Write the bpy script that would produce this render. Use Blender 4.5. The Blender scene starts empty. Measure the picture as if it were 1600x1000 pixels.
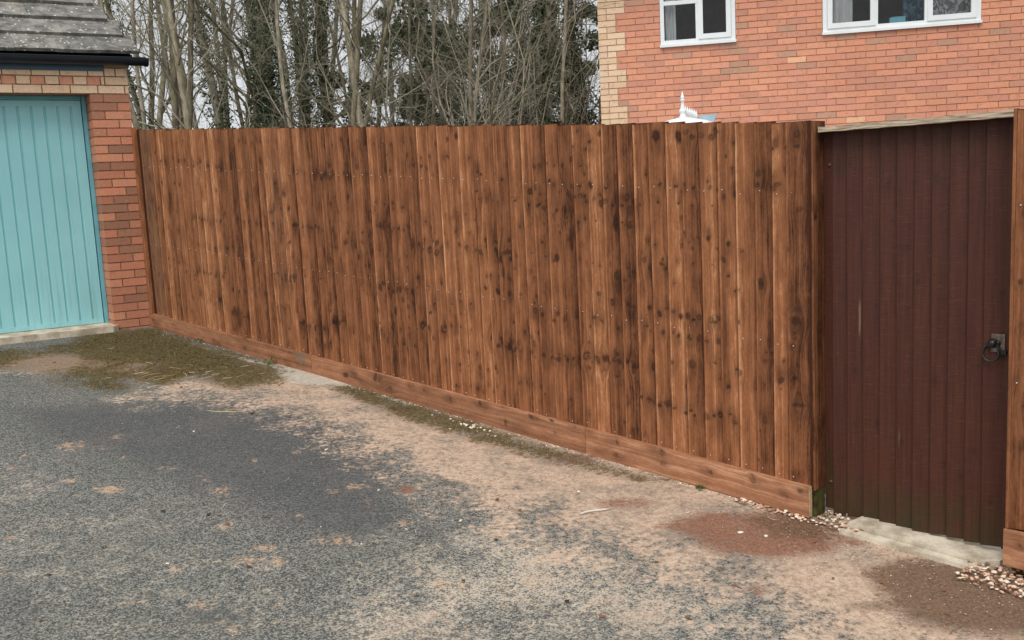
import bpy, math, random
import numpy as np
from math import sin, cos, pi, radians
random.seed(7)
RS = np.random.RandomState(11)
scene = bpy.context.scene

# ------------------------------------------------------------------ camera, world, sun
CZ = 1.784                                   # eye height over the drive
FPX, PITCH, ROLL = 1503.2, 0.1363, -0.0498   # focal length in pixels of a 1600 px wide picture
def cam_axes(p, r):
    f = np.array([0, cos(p), -sin(p)]); rt = np.array([1.0, 0, 0]); up = np.cross(rt, f)
    return cos(r)*rt+sin(r)*up, -sin(r)*rt+cos(r)*up, f
CR, CU, CF = cam_axes(PITCH, ROLL)
cam_d = bpy.data.cameras.new('camera'); cam = bpy.data.objects.new('camera', cam_d)
scene.collection.objects.link(cam); scene.camera = cam
from mathutils import Matrix, Vector, noise as mnoise
cam.matrix_world = Matrix(((CR[0], CU[0], -CF[0], 0), (CR[1], CU[1], -CF[1], 0), (CR[2], CU[2], -CF[2], CZ), (0, 0, 0, 1)))
cam_d.sensor_width = 36; cam_d.lens = FPX/1600*36; cam_d.clip_end = 600; cam_d.clip_start = .05

SUN_EL, SUN_AZ = radians(56), radians(200)   # azimuth clockwise from +Y
world = bpy.data.worlds.new('World'); scene.world = world; world.use_nodes = True
wn = world.node_tree.nodes; wl = world.node_tree.links; wn.clear()
wo = wn.new('ShaderNodeOutputWorld'); bg = wn.new('ShaderNodeBackground')
sky = wn.new('ShaderNodeTexSky'); sky.sky_type = 'NISHITA'; sky.sun_disc = False
sky.sun_elevation = SUN_EL; sky.sun_rotation = SUN_AZ; sky.air_density = 1.6; sky.dust_density = 6; sky.ozone_density = 1
hs = wn.new('ShaderNodeHueSaturation'); hs.inputs['Saturation'].default_value = .12
mxw = wn.new('ShaderNodeMix'); mxw.data_type = 'RGBA'; mxw.inputs[0].default_value = .72
mxw.inputs[7].default_value = (6.7, 7.0, 7.3, 1)          # the even cloud layer
wl.new(sky.outputs[0], hs.inputs['Color']); wl.new(hs.outputs[0], mxw.inputs[6]); wl.new(mxw.outputs[2], bg.inputs[0])
bg.inputs[1].default_value = .12; wl.new(bg.outputs[0], wo.inputs[0])
sd = bpy.data.lights.new('sun', 'SUN'); sd.energy = 1.5; sd.angle = radians(35); sd.color = (1, .97, .92)
sun = bpy.data.objects.new('sun', sd); scene.collection.objects.link(sun)
sun.rotation_euler = (pi/2-SUN_EL, 0, -SUN_AZ+pi)
sun.rotation_euler = Vector((sin(SUN_AZ)*cos(SUN_EL), cos(SUN_AZ)*cos(SUN_EL), sin(SUN_EL))).to_track_quat('Z', 'Y').to_euler()
scene.view_settings.view_transform = 'Standard'; scene.view_settings.look = 'None'
scene.view_settings.exposure = 0.25; scene.view_settings.gamma = 1

# ------------------------------------------------------------------ surveyed frames (metres)
P0 = np.array([-3.33, 8.886])                                # garage pillar / fence corner
GY = 0.5567; GD = np.array([cos(GY), sin(GY)]); GN = np.array([sin(GY), -cos(GY)])
G0 = np.array([-3.6208, 8.7048]); GZ0 = 1.0057+CZ             # garage: top of red brickwork at the door edge
FA = np.array([-3.330, 8.886]); FD = np.array([.71856, -.69547]); FN = np.array([-.69547, -.71856])
HY = -0.209; HD = np.array([cos(HY), sin(HY)]); HN = np.array([HD[1], -HD[0]]); H0 = np.array([3.8601, 11.7946]); HZ0 = 1.618+CZ
SL = .0775
def tdist(x, y): return (x-P0[0])*GN[0]+(y-P0[1])*GN[1]
def gz(x, y): return CZ-1.115-SL*np.clip(tdist(x, y), 0, 14)
def ray(u, v): return (u-800)*CR-(v-500)*CU+FPX*CF
def gpt(u, v):                                               # point of the drive seen at a place in the photo
    w = ray(u, v); t = (-1.115+SL*(P0@GN))/(w[2]+SL*(w[:2]@GN)); return (w*t)[:2]
def V3(xy, z): return np.array([xy[0], xy[1], z])
def GP(s, o, z): return V3(G0+s*GD+o*GN, GZ0+z)              # garage: along, out, up
def HP(s, o, z): return V3(H0+s*HD+o*HN, HZ0+z)              # house
FZB = -1.136+CZ                                              # fence foot at its left end
def fslope(s): return -.0708*s
def FP(s, o, z): return V3(FA+s*FD+o*FN, z)
GDv, GNv = V3(GD, 0), V3(GN, 0); FDv, FNv = V3(FD, 0), V3(FN, 0); HDv, HNv = V3(HD, 0), V3(HN, 0); Z = np.array([0, 0, 1.0])

# ------------------------------------------------------------------ mesh helpers
class MB:
    def __init__(s): s.v = []; s.f = []; s.m = []; s.c = []; s.n = 0; s.sm = []
    def add(s, v, f, m=0, c=(1, 1, 1), smooth=False):
        v = np.asarray(v, float).reshape(-1, 3); s.v.append(v)
        s.f += [tuple(int(i)+s.n for i in q) for q in f]; s.m += [m]*len(f); s.sm += [smooth]*len(f)
        c = np.asarray(c, float)
        if c.ndim == 1: c = np.tile(c[:3], (len(v), 1))
        s.c.append(c); s.n += len(v)
    def box(s, o, a, b, c, m=0, col=(1, 1, 1), bev=0):
        """box from corner o along edge vectors a, b, c"""
        o, a, b, c = (np.asarray(k, float) for k in (o, a, b, c))
        if np.dot(np.cross(a, b), c) < 0: o = o+a; a = -a
        v = [o, o+a, o+a+b, o+b, o+c, o+a+c, o+a+b+c, o+b+c]
        f = [(0, 3, 2, 1), (4, 5, 6, 7), (0, 1, 5, 4), (1, 2, 6, 5), (2, 3, 7, 6), (3, 0, 4, 7)]
        s.add(v, f, m, col)
    def tube(s, pts, rad, k=6, m=0, col=(1, 1, 1), cap=True):
        pts = np.asarray(pts, float); n = len(pts); rad = np.broadcast_to(np.asarray(rad, float), (n,))
        d = np.gradient(pts, axis=0); d /= np.linalg.norm(d, axis=1)[:, None]+1e-12
        ref = np.array([0.31, .95, .02]) if abs(d[0][1]) < .9 else np.array([1.0, 0, 0])
        a = np.cross(d, ref); a /= np.linalg.norm(a, axis=1)[:, None]+1e-12; b = np.cross(d, a)
        th = np.arange(k)*2*pi/k
        ring = pts[:, None]+rad[:, None, None]*(np.cos(th)[None, :, None]*a[:, None]+np.sin(th)[None, :, None]*b[:, None])
        f = [(i*k+j, i*k+(j+1) % k, (i+1)*k+(j+1) % k, (i+1)*k+j) for i in range(n-1) for j in range(k)]
        if cap: f += [tuple(range(k))[::-1], tuple((n-1)*k+j for j in range(k))]
        s.add(ring.reshape(-1, 3), f, m, col, True)
    def quads(s, c, a, b, m=0, col=None):
        """many leaf quads: centres c, half edges a, b (n x 3)"""
        n = len(c); v = np.stack([c-a, c-b*.55, c+a, c+b*.55], 1).reshape(-1, 3)
        f = (np.arange(n)[:, None]*4+np.arange(4)).tolist()
        if col is None: col = np.ones((n, 3))
        s.add(v, f, m, np.repeat(col, 4, 0))
    def ico(s, c, r, m=0, col=(1, 1, 1), sq=(1, 1, 1), rot=None):
        t = (1+5**.5)/2
        v = np.array([(-1, t, 0), (1, t, 0), (-1, -t, 0), (1, -t, 0), (0, -1, t), (0, 1, t), (0, -1, -t), (0, 1, -t), (t, 0, -1), (t, 0, 1), (-t, 0, -1), (-t, 0, 1)], float)
        v /= np.linalg.norm(v[0])
        f = [(0, 11, 5), (0, 5, 1), (0, 1, 7), (0, 7, 10), (0, 10, 11), (1, 5, 9), (5, 11, 4), (11, 10, 2), (10, 7, 6), (7, 1, 8), (3, 9, 4), (3, 4, 2), (3, 2, 6), (3, 6, 8), (3, 8, 9), (4, 9, 5), (2, 4, 11), (6, 2, 10), (8, 6, 7), (9, 8, 1)]
        v = v*np.array(sq)*r*(1 if rot is None else 1)
        if rot is not None: v = v@rot.T
        s.add(v+np.asarray(c), f, m, col)
    def build(s, name, mats, parent=None, attrs=None):
        me = bpy.data.meshes.new(name)
        vv = np.concatenate(s.v) if s.v else np.zeros((0, 3))
        # origin at the piece's own base
        o = bpy.data.objects.new(name, me); scene.collection.objects.link(o)
        org = np.array([(vv[:, 0].min()+vv[:, 0].max())/2, (vv[:, 1].min()+vv[:, 1].max())/2, vv[:, 2].min()])
        if parent is not None: porg = np.array(parent['_o'])
        o['_o'] = org.tolist()
        me.from_pydata((vv-org).tolist(), [], s.f)
        if not isinstance(mats, (list, tuple)): mats = [mats]
        for m in mats: me.materials.append(m)
        me.polygons.foreach_set('material_index', s.m)
        me.polygons.foreach_set('use_smooth', s.sm)
        ca = me.attributes.new('Col', 'FLOAT_COLOR', 'POINT')
        cc = np.concatenate(s.c); ca.data.foreach_set('color', np.concatenate([cc, np.ones((len(cc), 1))], 1).ravel())
        for k, a in (attrs or {}).items():
            at = me.attributes.new(k, 'FLOAT_COLOR', 'POINT'); at.data.foreach_set('color', np.asarray(a, float).ravel())
        me.update()
        if parent is not None:
            o.parent = parent; o.location = org-porg
        else: o.location = org
        return o
def empty(name, loc, label, cat, group=None):
    o = bpy.data.objects.new(name, None); scene.collection.objects.link(o); o.location = loc; o['_o'] = list(map(float, loc))
    o.empty_display_size = .2
    return tag(o, label, cat, group)
def tag(o, label=None, cat=None, group=None, kind=None):
    if label: o['label'] = label
    if cat: o['category'] = cat
    if group: o['group'] = group
    if kind: o['kind'] = kind
    return o

# ------------------------------------------------------------------ material helpers
class NT:
    def __init__(s, name, rough=.8, spec=.3):
        s.mat = bpy.data.materials.new(name); s.mat.use_nodes = True; s.t = s.mat.node_tree; s.n = s.t.nodes
        s.b = s.n['Principled BSDF']; s.b.inputs['Roughness'].default_value = rough; s.b.inputs['Specular IOR Level'].default_value = spec
    def L(s, a, b): s.t.links.new(a, b)
    def put(s, inp, v):
        if isinstance(v, bpy.types.NodeSocket): s.L(v, inp)
        elif isinstance(v, (tuple, list)):
            inp.default_value = tuple(v)+((1,) if len(v) == 3 and inp.type == 'RGBA' else ())
        else: inp.default_value = v
    def math(s, op, a, b=0.0, c=None, clamp=False):
        n = s.n.new('ShaderNodeMath'); n.operation = op; n.use_clamp = clamp
        s.put(n.inputs[0], a); s.put(n.inputs[1], b)
        if c is not None: s.put(n.inputs[2], c)
        return n.outputs[0]
    def mix(s, f, a, b, bl='MIX'):
        n = s.n.new('ShaderNodeMix'); n.data_type = 'RGBA'; n.blend_type = bl
        s.put(n.inputs[0], f); s.put(n.inputs[6], a); s.put(n.inputs[7], b); return n.outputs[2]
    def noise(s, vec, scale, detail=4, rough=.55, dist=0):
        n = s.n.new('ShaderNodeTexNoise'); s.put(n.inputs['Vector'], vec)
        n.inputs['Scale'].default_value = scale; n.inputs['Detail'].default_value = detail; n.inputs['Roughness'].default_value = rough; n.inputs['Distortion'].default_value = dist
        return n.outputs[0]
    def voro(s, vec, scale, out='Distance', feat='F1', rnd=1):
        n = s.n.new('ShaderNodeTexVoronoi'); n.feature = feat; s.put(n.inputs['Vector'], vec); n.inputs['Scale'].default_value = scale; n.inputs['Randomness'].default_value = rnd
        return n.outputs[out]
    def ramp(s, v, lo, hi, a=0.0, b=1.0, smooth=True):
        n = s.n.new('ShaderNodeMapRange'); n.interpolation_type = 'SMOOTHSTEP' if smooth else 'LINEAR'
        s.put(n.inputs[0], v); s.put(n.inputs[1], lo); s.put(n.inputs[2], hi); s.put(n.inputs[3], a); s.put(n.inputs[4], b); return n.outputs[0]
    def attr(s, name, out='Color'):
        n = s.n.new('ShaderNodeAttribute'); n.attribute_name = name; return n.outputs[out]
    def sep(s, v):
        n = s.n.new('ShaderNodeSeparateXYZ'); s.L(v, n.inputs[0]); return n.outputs
    def comb(s, x, y, z):
        n = s.n.new('ShaderNodeCombineXYZ'); s.put(n.inputs[0], x); s.put(n.inputs[1], y); s.put(n.inputs[2], z); return n.outputs[0]
    def geo(s): return s.n.new('ShaderNodeNewGeometry').outputs['Position']
    def obj(s): return s.n.new('ShaderNodeTexCoord').outputs['Object']
    def bump(s, h, strength=.3, dist=.01):
        n = s.n.new('ShaderNodeBump'); s.L(h, n.inputs['Height']); n.inputs['Strength'].default_value = strength; n.inputs['Distance'].default_value = dist
        s.L(n.outputs[0], s.b.inputs['Normal'])
    def col(s, c): s.put(s.b.inputs['Base Color'], c); return s.mat
def srgb(r, g, b):
    return tuple(((c/255)/12.92 if c/255 <= .04045 else ((c/255+.055)/1.055)**2.4) for c in (r, g, b))

def mat_simple(name, col, rough=.6, spec=.3, var=.12, scale=8, bump=0):
    m = NT(name, rough, spec); g = m.geo()
    n = m.noise(g, scale, 5); f = m.ramp(n, .3, .7, 1-var, 1+var)
    c = m.mix(1, m.comb(f, f, f), col, 'MULTIPLY')
    if bump: m.bump(n, bump, .01)
    return m.col(c)

# brick: colour comes with each brick, mottled
m = NT('brick', .9, .2); g = m.geo(); c = m.attr('Col')
n1 = m.noise(g, 16, 5, .6); n2 = m.noise(g, 120, 3, .6); n3 = m.noise(g, 5, 3)
c = m.mix(m.ramp(n1, .52, .75, 0, .38), c, srgb(150, 104, 86))
f = m.ramp(n2, .25, .75, .84, 1.14); c = m.mix(1, c, m.comb(f, f, f), 'MULTIPLY')
c = m.mix(m.ramp(m.noise(g, 34, 4, .6), .62, .74, 0, .35), c, srgb(214, 186, 166))
m.bump(n2, .25, .004); M_BRICK = m.col(c)
m = NT('mortar', .95, .1); g = m.geo(); n = m.noise(g, 25, 5)
M_MORTAR = m.col(m.mix(m.ramp(n, .3, .7), srgb(132, 98, 78), srgb(176, 142, 118)))  # garage mortar, colour darkened to carry the shadow lines under the courses
m = NT('pale_mortar', .95, .1); g = m.geo(); n = m.noise(g, 9, 5)
M_MORTAR_L = m.col(m.mix(m.ramp(n, .35, .65), srgb(166, 120, 98), srgb(200, 158, 134)))

# fence wood: 'w' = (warped across, along, seed), 'k' = (knot, streak tone, grey)
def wood(name, light, mid, dark, wet=.0, rough=.78, horiz=False):
    m = NT(name, rough, .25)
    w = m.sep(m.attr('w', 'Vector')); k = m.sep(m.attr('k', 'Vector'))
    gu, v, sdd = w[0], w[1], w[2]; so = m.math('MULTIPLY', sdd, 37.7)
    fine = m.noise(m.comb(m.math('MULTIPLY', gu, 230), m.math('MULTIPLY', v, 2.4), so), 1, 3, .6)
    med = m.noise(m.comb(m.math('MULTIPLY', gu, 62), m.math('MULTIPLY', v, .5), so), 1, 3, .55)
    big = m.noise(m.comb(m.math('MULTIPLY', gu, 13), m.math('MULTIPLY', v, .22), so), 1, 2, .5)
    blot = m.noise(m.comb(m.math('MULTIPLY', gu, 22), m.math('MULTIPLY', v, 7), so), 1, 6, .65)
    speck = m.noise(m.comb(m.math('MULTIPLY', gu, 150), m.math('MULTIPLY', v, 45), so), 1, 3, .6)
    t = m.math('MULTIPLY', m.math('SUBTRACT', fine, .5), 1.1)
    t = m.math('ADD', t, m.math('MULTIPLY', m.math('SUBTRACT', med, .5), 1.0))
    t = m.math('ADD', t, m.math('MULTIPLY', m.math('SUBTRACT', big, .5), 1.5))
    t = m.math('ADD', t, m.math('MULTIPLY', m.math('SUBTRACT', blot, .5), 1.1))
    t = m.math('ADD', t, m.math('MULTIPLY', m.math('SUBTRACT', speck, .5), .5))
    stn = m.noise(m.comb(m.math('MULTIPLY', gu, 9), m.math('MULTIPLY', v, 3.2), m.math('MULTIPLY', so, 1.7)), 1, 4, .6)
    t = m.math('ADD', t, m.math('MULTIPLY', m.ramp(stn, .55, .72), -.32)); t = m.math('ADD', t, k[1])
    c = m.mix(m.ramp(t, -.42, .62, smooth=False), dark, mid); c = m.mix(m.ramp(t, .42, 1.1), c, light)
    c = m.mix(k[0], c, srgb(34, 16, 8))
    c = m.mix(m.math('MULTIPLY', k[2], m.ramp(blot, .3, .6, .3, 1)), c, srgb(118, 104, 88))
    m.bump(m.math('SUBTRACT', m.math('MULTIPLY', med, .7), m.math('MULTIPLY', k[0], .3)), .35, .004)
    return m.col(c)
M_FENCE = wood('treated_fence_wood', srgb(212, 160, 118), srgb(166, 108, 71), srgb(64, 32, 14))
M_GRAVELB = wood('treated_gravel_board_wood', srgb(208, 160, 126), srgb(174, 122, 90), srgb(96, 58, 36))
M_NAIL = mat_simple('galvanised_nail', (.75, .75, .72), .35, .6, .05)
M_NAIL.node_tree.nodes['Principled BSDF'].inputs['Metallic'].default_value = .5
M_CUT = mat_simple('pale_cut_end_wood', srgb(196, 168, 132), .85, .2, .2, 60)
M_HEAD = None
m = NT('weathered_header_wood', .9, .15); g = m.obj()
q = m.sep(g); al = m.math('ADD', m.math('MULTIPLY', q[0], FD[0]), m.math('MULTIPLY', q[1], FD[1]))
n = m.noise(m.comb(m.math('MULTIPLY', al, 9), m.math('MULTIPLY', q[2], 210), 0), 1, 5, .6)
M_HEAD = m.col(m.mix(m.ramp(n, .35, .62), srgb(120, 96, 78), srgb(206, 190, 166)))
# gate paint
m = NT('dark_brown_gate_paint', .58, .35)
w = m.sep(m.attr('w', 'Vector')); k = m.sep(m.attr('k', 'Vector')); so = m.math('MULTIPLY', w[2], 37.7)
g1 = m.noise(m.comb(m.math('MULTIPLY', w[0], 20), m.math('MULTIPLY', w[1], 150), so), 1, 3, .6)
g2 = m.noise(m.comb(m.math('MULTIPLY', w[0], 90), m.math('MULTIPLY', w[1], 3), so), 1, 3, .6)
g3 = m.noise(m.comb(m.math('MULTIPLY', w[0], 9), m.math('MULTIPLY', w[1], 5), so), 1, 5, .65)
c = m.mix(m.ramp(g2, .3, .7), srgb(66, 31, 20), srgb(80, 42, 28))
c = m.mix(m.ramp(g1, .58, .72, 0, .55), c, srgb(44, 22, 17)); c = m.mix(m.ramp(g1, .3, .42, .3, 0), c, srgb(106, 74, 62))
c = m.mix(m.ramp(g3, .4, .7, 0, .5), c, srgb(72, 38, 28))
c = m.mix(k[0], c, srgb(30, 14, 10))
c = m.mix(m.math('MULTIPLY', k[2], m.ramp(g3, .25, .6), clamp=True), c, srgb(46, 48, 22))
c = m.mix(m.math('MULTIPLY', k[1], m.ramp(g2, .4, .6), clamp=True), c, srgb(186, 164, 140))
m.bump(m.math('ADD', g1, g2), .3, .003); M_GATE = m.col(c)

# grey roof tile with lichen
m = NT('lichened_grey_roof_tile', .92, .15); g = m.geo(); c0 = m.attr('Col')
n = m.noise(g, 9, 6, .65); c = m.mix(1, m.mix(m.ramp(n, .3, .7), srgb(88, 86, 82), srgb(142, 139, 133)), c0, 'MULTIPLY')
sp = m.voro(g, 24); spn = m.noise(g, 3.5, 3); sc = m.voro(g, 24, 'Color'); cell = m.sep(sc)[0]
lich = m.math('MULTIPLY', m.ramp(m.math('ADD', sp, m.math('MULTIPLY', m.noise(g, 60, 3), .3)), .30, .42, 1, 0), m.ramp(m.math('ADD', cell, spn), .82, 1.0), clamp=True)
c = m.mix(m.math('MULTIPLY', lich, .85), c, srgb(214, 214, 206))
c = m.mix(m.ramp(m.noise(g, 4, 4), .6, .72, 0, .4), c, srgb(168, 158, 138))
m.bump(m.noise(g, 90, 4), .4, .004); M_TILE = m.col(c)

M_GUTTER = mat_simple('dark_navy_gutter_plastic', srgb(22, 30, 42), .35, .5, .1)
M_FASCIA = mat_simple('blue_grey_painted_fascia', srgb(66, 92, 106), .5, .4, .08)
m = NT('teal_painted_steel', .42, .45); g = m.geo(); n = m.noise(g, 1.6, 4)
c = m.mix(m.ramp(n, .3, .7), srgb(146, 204, 209), srgb(156, 214, 218))
c = m.mix(m.ramp(m.noise(g, 40, 4, .7), .62, .8, 0, .3), c, srgb(90, 130, 132))
q = m.sep(g); sv = m.noise(m.comb(m.math('MULTIPLY', q[0], 30), m.math('MULTIPLY', q[1], 30), m.math('MULTIPLY', q[2], 1.5)), 1, 4, .6)
c = m.mix(m.math('MULTIPLY', m.ramp(sv, .5, .75, 0, .35), m.ramp(q[2], .65, 1.5, 1, .25)), c, srgb(104, 140, 134)); M_TEAL = m.col(c)
M_TEALF = mat_simple('teal_painted_timber', srgb(112, 176, 188), .5, .4, .08)
M_UPVC = mat_simple('white_upvc', (.80, .82, .82), .35, .4, .03)
M_BLACK = mat_simple('black_iron', (.012, .012, .012), .4, .5, .1)
M_STEELP = mat_simple('weathered_bronze_plate', srgb(132, 118, 108), .3, .6, .4, 60)
M_STEELP.node_tree.nodes['Principled BSDF'].inputs['Metallic'].default_value = .6
m = NT('window_glass', .03, .5); m.b.inputs['Base Color'].default_value = (.9, .93, .93, 1)
gl = m.n.new('ShaderNodeBsdfGlossy'); gl.inputs['Roughness'].default_value = .03; tr = m.n.new('ShaderNodeBsdfTransparent')
fr = m.n.new('ShaderNodeFresnel'); fr.inputs[0].default_value = 1.35; mx = m.n.new('ShaderNodeMixShader')
m.L(fr.outputs[0], mx.inputs[0]); m.L(tr.outputs[0], mx.inputs[1]); m.L(gl.outputs[0], mx.inputs[2]); m.L(mx.outputs[0], m.n['Material Output'].inputs[0]); M_GLASS = m.mat
M_CURTAIN = mat_simple('pale_grey_curtain', (.62, .64, .64), .9, .1, .05)
M_ROOM = mat_simple('dark_room_paint', srgb(120, 102, 100), .9, .1, .1)
m = NT('patterned_grey_curtain', .9, .1); g = m.geo(); n = m.voro(g, 9, 'Distance', 'DISTANCE_TO_EDGE'); nn = m.noise(g, 12, 3, .5, 1.5)
M_PATT = m.col(m.mix(m.ramp(nn, .45, .55), srgb(112, 110, 112), srgb(176, 180, 182)))
m = NT('teal_blue_curtain', .9, .1); g = m.geo(); nn = m.noise(g, 16, 4, .6, 1)
M_BLUEC = m.col(m.mix(m.ramp(nn, .4, .6), srgb(34, 60, 76), srgb(70, 106, 120)))
M_BOLT = mat_simple('painted_bolt', srgb(96, 66, 56), .5, .4, .1)
M_BOX = mat_simple('light_blue_card', srgb(120, 190, 205), .7, .2, .04)
m = NT('bare_concrete', .95, .15); g = m.geo()
n = m.noise(g, 7, 7, .65); n2 = m.noise(g, 90, 3, .6)
c = m.mix(m.ramp(n, .35, .65), srgb(160, 146, 126), srgb(214, 202, 182)); c = m.mix(m.ramp(n2, .6, .75, 0, .5), c, srgb(110, 98, 84))
m.bump(n2, .3, .004); M_CONC = m.col(c)

# bark, twigs, leaves
def bark(name, a, b, green):
    m = NT(name, .95, .1); g = m.geo()
    mp = m.n.new('ShaderNodeMapping'); m.L(g, mp.inputs[0]); mp.inputs['Scale'].default_value = (14, 14, 4)
    n = m.noise(mp.outputs[0], 1, 6, .65); n2 = m.noise(g, 1.7, 4)
    c = m.mix(m.ramp(n, .35, .65), a, b); c = m.mix(m.ramp(n2, .5, .68, 0, .55), c, green); c = m.mix(1, c, m.attr('Col'), 'MULTIPLY')
    m.bump(n, .6, .02); return m.col(c)
M_BARK = bark('grey_brown_bark', srgb(98, 92, 78), srgb(162, 154, 134), srgb(122, 124, 98))
M_BARKP = bark('pale_bark', srgb(128, 122, 106), srgb(184, 176, 158), srgb(140, 140, 114))
M_TWIG = mat_simple('bare_twig', srgb(136, 130, 112), .95, .1, .35, 3)
M_TWIGP = mat_simple('pale_dead_twig', srgb(172, 164, 146), .95, .1, .3, 3)
def leafm(name):
    m = NT(name, .6, .35); return m.col(m.attr('Col'))
M_LEAF = leafm('evergreen_leaf')

# ================================================================== GROUND
def grid(svals, tvals):
    S, T = np.meshgrid(svals, tvals); S = S.ravel(); T = T.ravel()
    X = P0[0]+S*GD[0]+T*GN[0]; Y = P0[1]+S*GD[1]+T*GN[1]
    ns, nt = len(svals), len(tvals)
    i = np.arange(nt-1)[:, None]*ns+np.arange(ns-1)[None, :]; i = i.ravel()
    F = np.stack([i, i+ns, i+ns+1, i+1], 1)
    return X, Y, S, T, F
def fence_so(X, Y):
    dx, dy = X-FA[0], Y-FA[1]; return dx*FD[0]+dy*FD[1], dx*FN[0]+dy*FN[1]
# rough ground sheet out to the horizon
gs = np.concatenate([np.linspace(-260, -20, 13), np.linspace(-16, 30, 47), np.linspace(40, 260, 12)])
gt = np.concatenate([np.linspace(-320, -40, 15), np.linspace(-36, -.5, 50), [0], np.linspace(.5, 14, 28), np.linspace(16, 120, 10)])
X, Y, S, T, F = grid(gs, gt)
mb = MB(); mb.add(np.stack([X, Y, gz(X, Y)-.012], 1), F.tolist())
m = NT('woodland_floor', 1, .1); g = m.geo(); n = m.noise(g, .8, 6); n2 = m.noise(g, 14, 5, .7)
c = m.mix(m.ramp(n, .4, .6), srgb(70, 78, 40), srgb(92, 76, 54)); c = m.mix(m.ramp(n2, .4, .7), c, srgb(52, 44, 30)); m.bump(n2, .6, .05)
tag(mb.build('ground', m.col(c)), kind='structure', label='rough ground with leaf litter under the trees behind the fence')

# the drive: fine grid where the picture sees it
ds = np.concatenate([[-12, -8, -6, -5, -4], np.arange(-3.5, 6.3, .028), [7, 8, 10, 13]])
dt = np.concatenate([np.arange(0, 8, .028), [8.5, 9, 10, 12, 14, 18]])
X, Y, S, T, F = grid(ds, dt)
fs, fo = fence_so(X, Y)
cx = X[F].mean(1); cy = Y[F].mean(1); cs, co = fence_so(cx, cy)
keep = co > -.32
F = F[keep]
def sdist(poly, X, Y):
    p = np.array(poly); q = np.roll(p, -1, 0); D = np.full(len(X), 1e9); ins = np.zeros(len(X), bool)
    for (ax, ay), (bx, by) in zip(p, q):
        ex, ey = bx-ax, by-ay; L = ex*ex+ey*ey+1e-12
        t = np.clip(((X-ax)*ex+(Y-ay)*ey)/L, 0, 1); D = np.minimum(D, np.hypot(X-ax-t*ex, Y-ay-t*ey))
        c = ((ay > Y) != (by > Y)); xi = ax+(Y-ay)/(by-ay+1e-12)*ex; ins ^= c & (X < xi)
    return np.where(ins, D, -D)
def region(pix, w): return np.clip(.5+sdist([gpt(*p) for p in pix], X, Y)/w, 0, 1)
def blob(u, v, ru, rv):
    c = gpt(u, v); a = gpt(u+ru, v)-c; b = gpt(u, v+rv)-c
    M = np.linalg.inv(np.array([a, b]).T); q = (np.stack([X, Y], 1)-c)@M.T
    return np.clip(1.5-np.hypot(q[:, 0], q[:, 1]), 0, 1)
mx_ = lambda *a: np.maximum.reduce(a)
moss = mx_(region([(150, 520), (240, 514), (300, 535), (380, 560), (445, 584), (425, 600), (370, 606), (300, 588), (250, 600), (200, 592), (190, 612), (120, 600), (60, 580), (-60, 575), (-60, 545), (60, 548)], .30),
           region([(512, 603), (560, 604), (640, 628), (720, 652), (800, 682), (900, 712), (985, 742), (1050, 752), (1000, 752), (900, 730), (800, 706), (700, 676), (620, 652), (560, 626)], .16)*.80,
           blob(1480, 800, 10, 5))
moss = moss*(1-.75*blob(85, 568, 70, 16))*(1-.5*blob(200, 575, 50, 10))
sand = region([(430, 575), (520, 590), (620, 618), (720, 640), (900, 688), (1150, 750), (1290, 790), (1420, 800), (1600, 860), (1750, 900), (1700, 1040), (1330, 1010), (1250, 950), (1100, 900), (1000, 868), (900, 830), (800, 792), (700, 748), (610, 700), (520, 660), (430, 632), (330, 612), (260, 612), (300, 598)], 1.15)
brownish = region([(-50, 556), (120, 548), (260, 560), (330, 590), (260, 604), (100, 590), (-50, 580)], .4)*.8
conc = mx_(region([(432, 572), (520, 590), (610, 618), (560, 612), (520, 606), (450, 598), (432, 586)], .14),
           region([(246, 517), (330, 545), (440, 574), (600, 616), (700, 645), (800, 673), (800, 677), (700, 651), (600, 626), (440, 584), (330, 551), (250, 520)], .10)*.8)
light = mx_(region([(560, 1010), (620, 880), (760, 810), (900, 830), (1050, 880), (1300, 950), (1500, 1010)], 1.0), region([(-60, 1020), (-60, 690), (120, 760), (330, 850), (560, 900), (640, 1020)], 1.2)*.38,
            blob(200, 622, 60, 9)*.45, blob(250, 640, 70, 6)*.35)
dark = mx_(region([(0, 640), (200, 625), (400, 620), (520, 650), (600, 690), (640, 760), (640, 830), (520, 850), (400, 800), (200, 730), (60, 690)], .55), blob(690, 835, 60, 18)*.7, blob(330, 965, 60, 18)*.7, blob(20, 950, 60, 60)*.6)
red = mx_(region([(1062, 812), (1110, 800), (1190, 802), (1260, 806), (1312, 838), (1300, 862), (1200, 874), (1130, 868), (1080, 848), (1035, 826)], .13), blob(980, 788, 46, 9)*.6, blob(635, 765, 14, 7)*.7, blob(1180, 925, 16, 9)*.7, blob(1310, 845, 50, 12)*.6, blob(1530, 885, 20, 8)*.5)
brown = mx_(region([(1360, 892), (1410, 880), (1480, 875), (1545, 893), (1620, 915), (1700, 960), (1700, 1020), (1600, 992), (1500, 985), (1420, 970), (1385, 930)], .16), region([(1150, 806), (1240, 800), (1320, 826), (1290, 846), (1200, 840)], .12)*.75, blob(1385, 948, 60, 8)*.5, blob(890, 720, 50, 8)*.8)
rs = random.Random(5)
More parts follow.
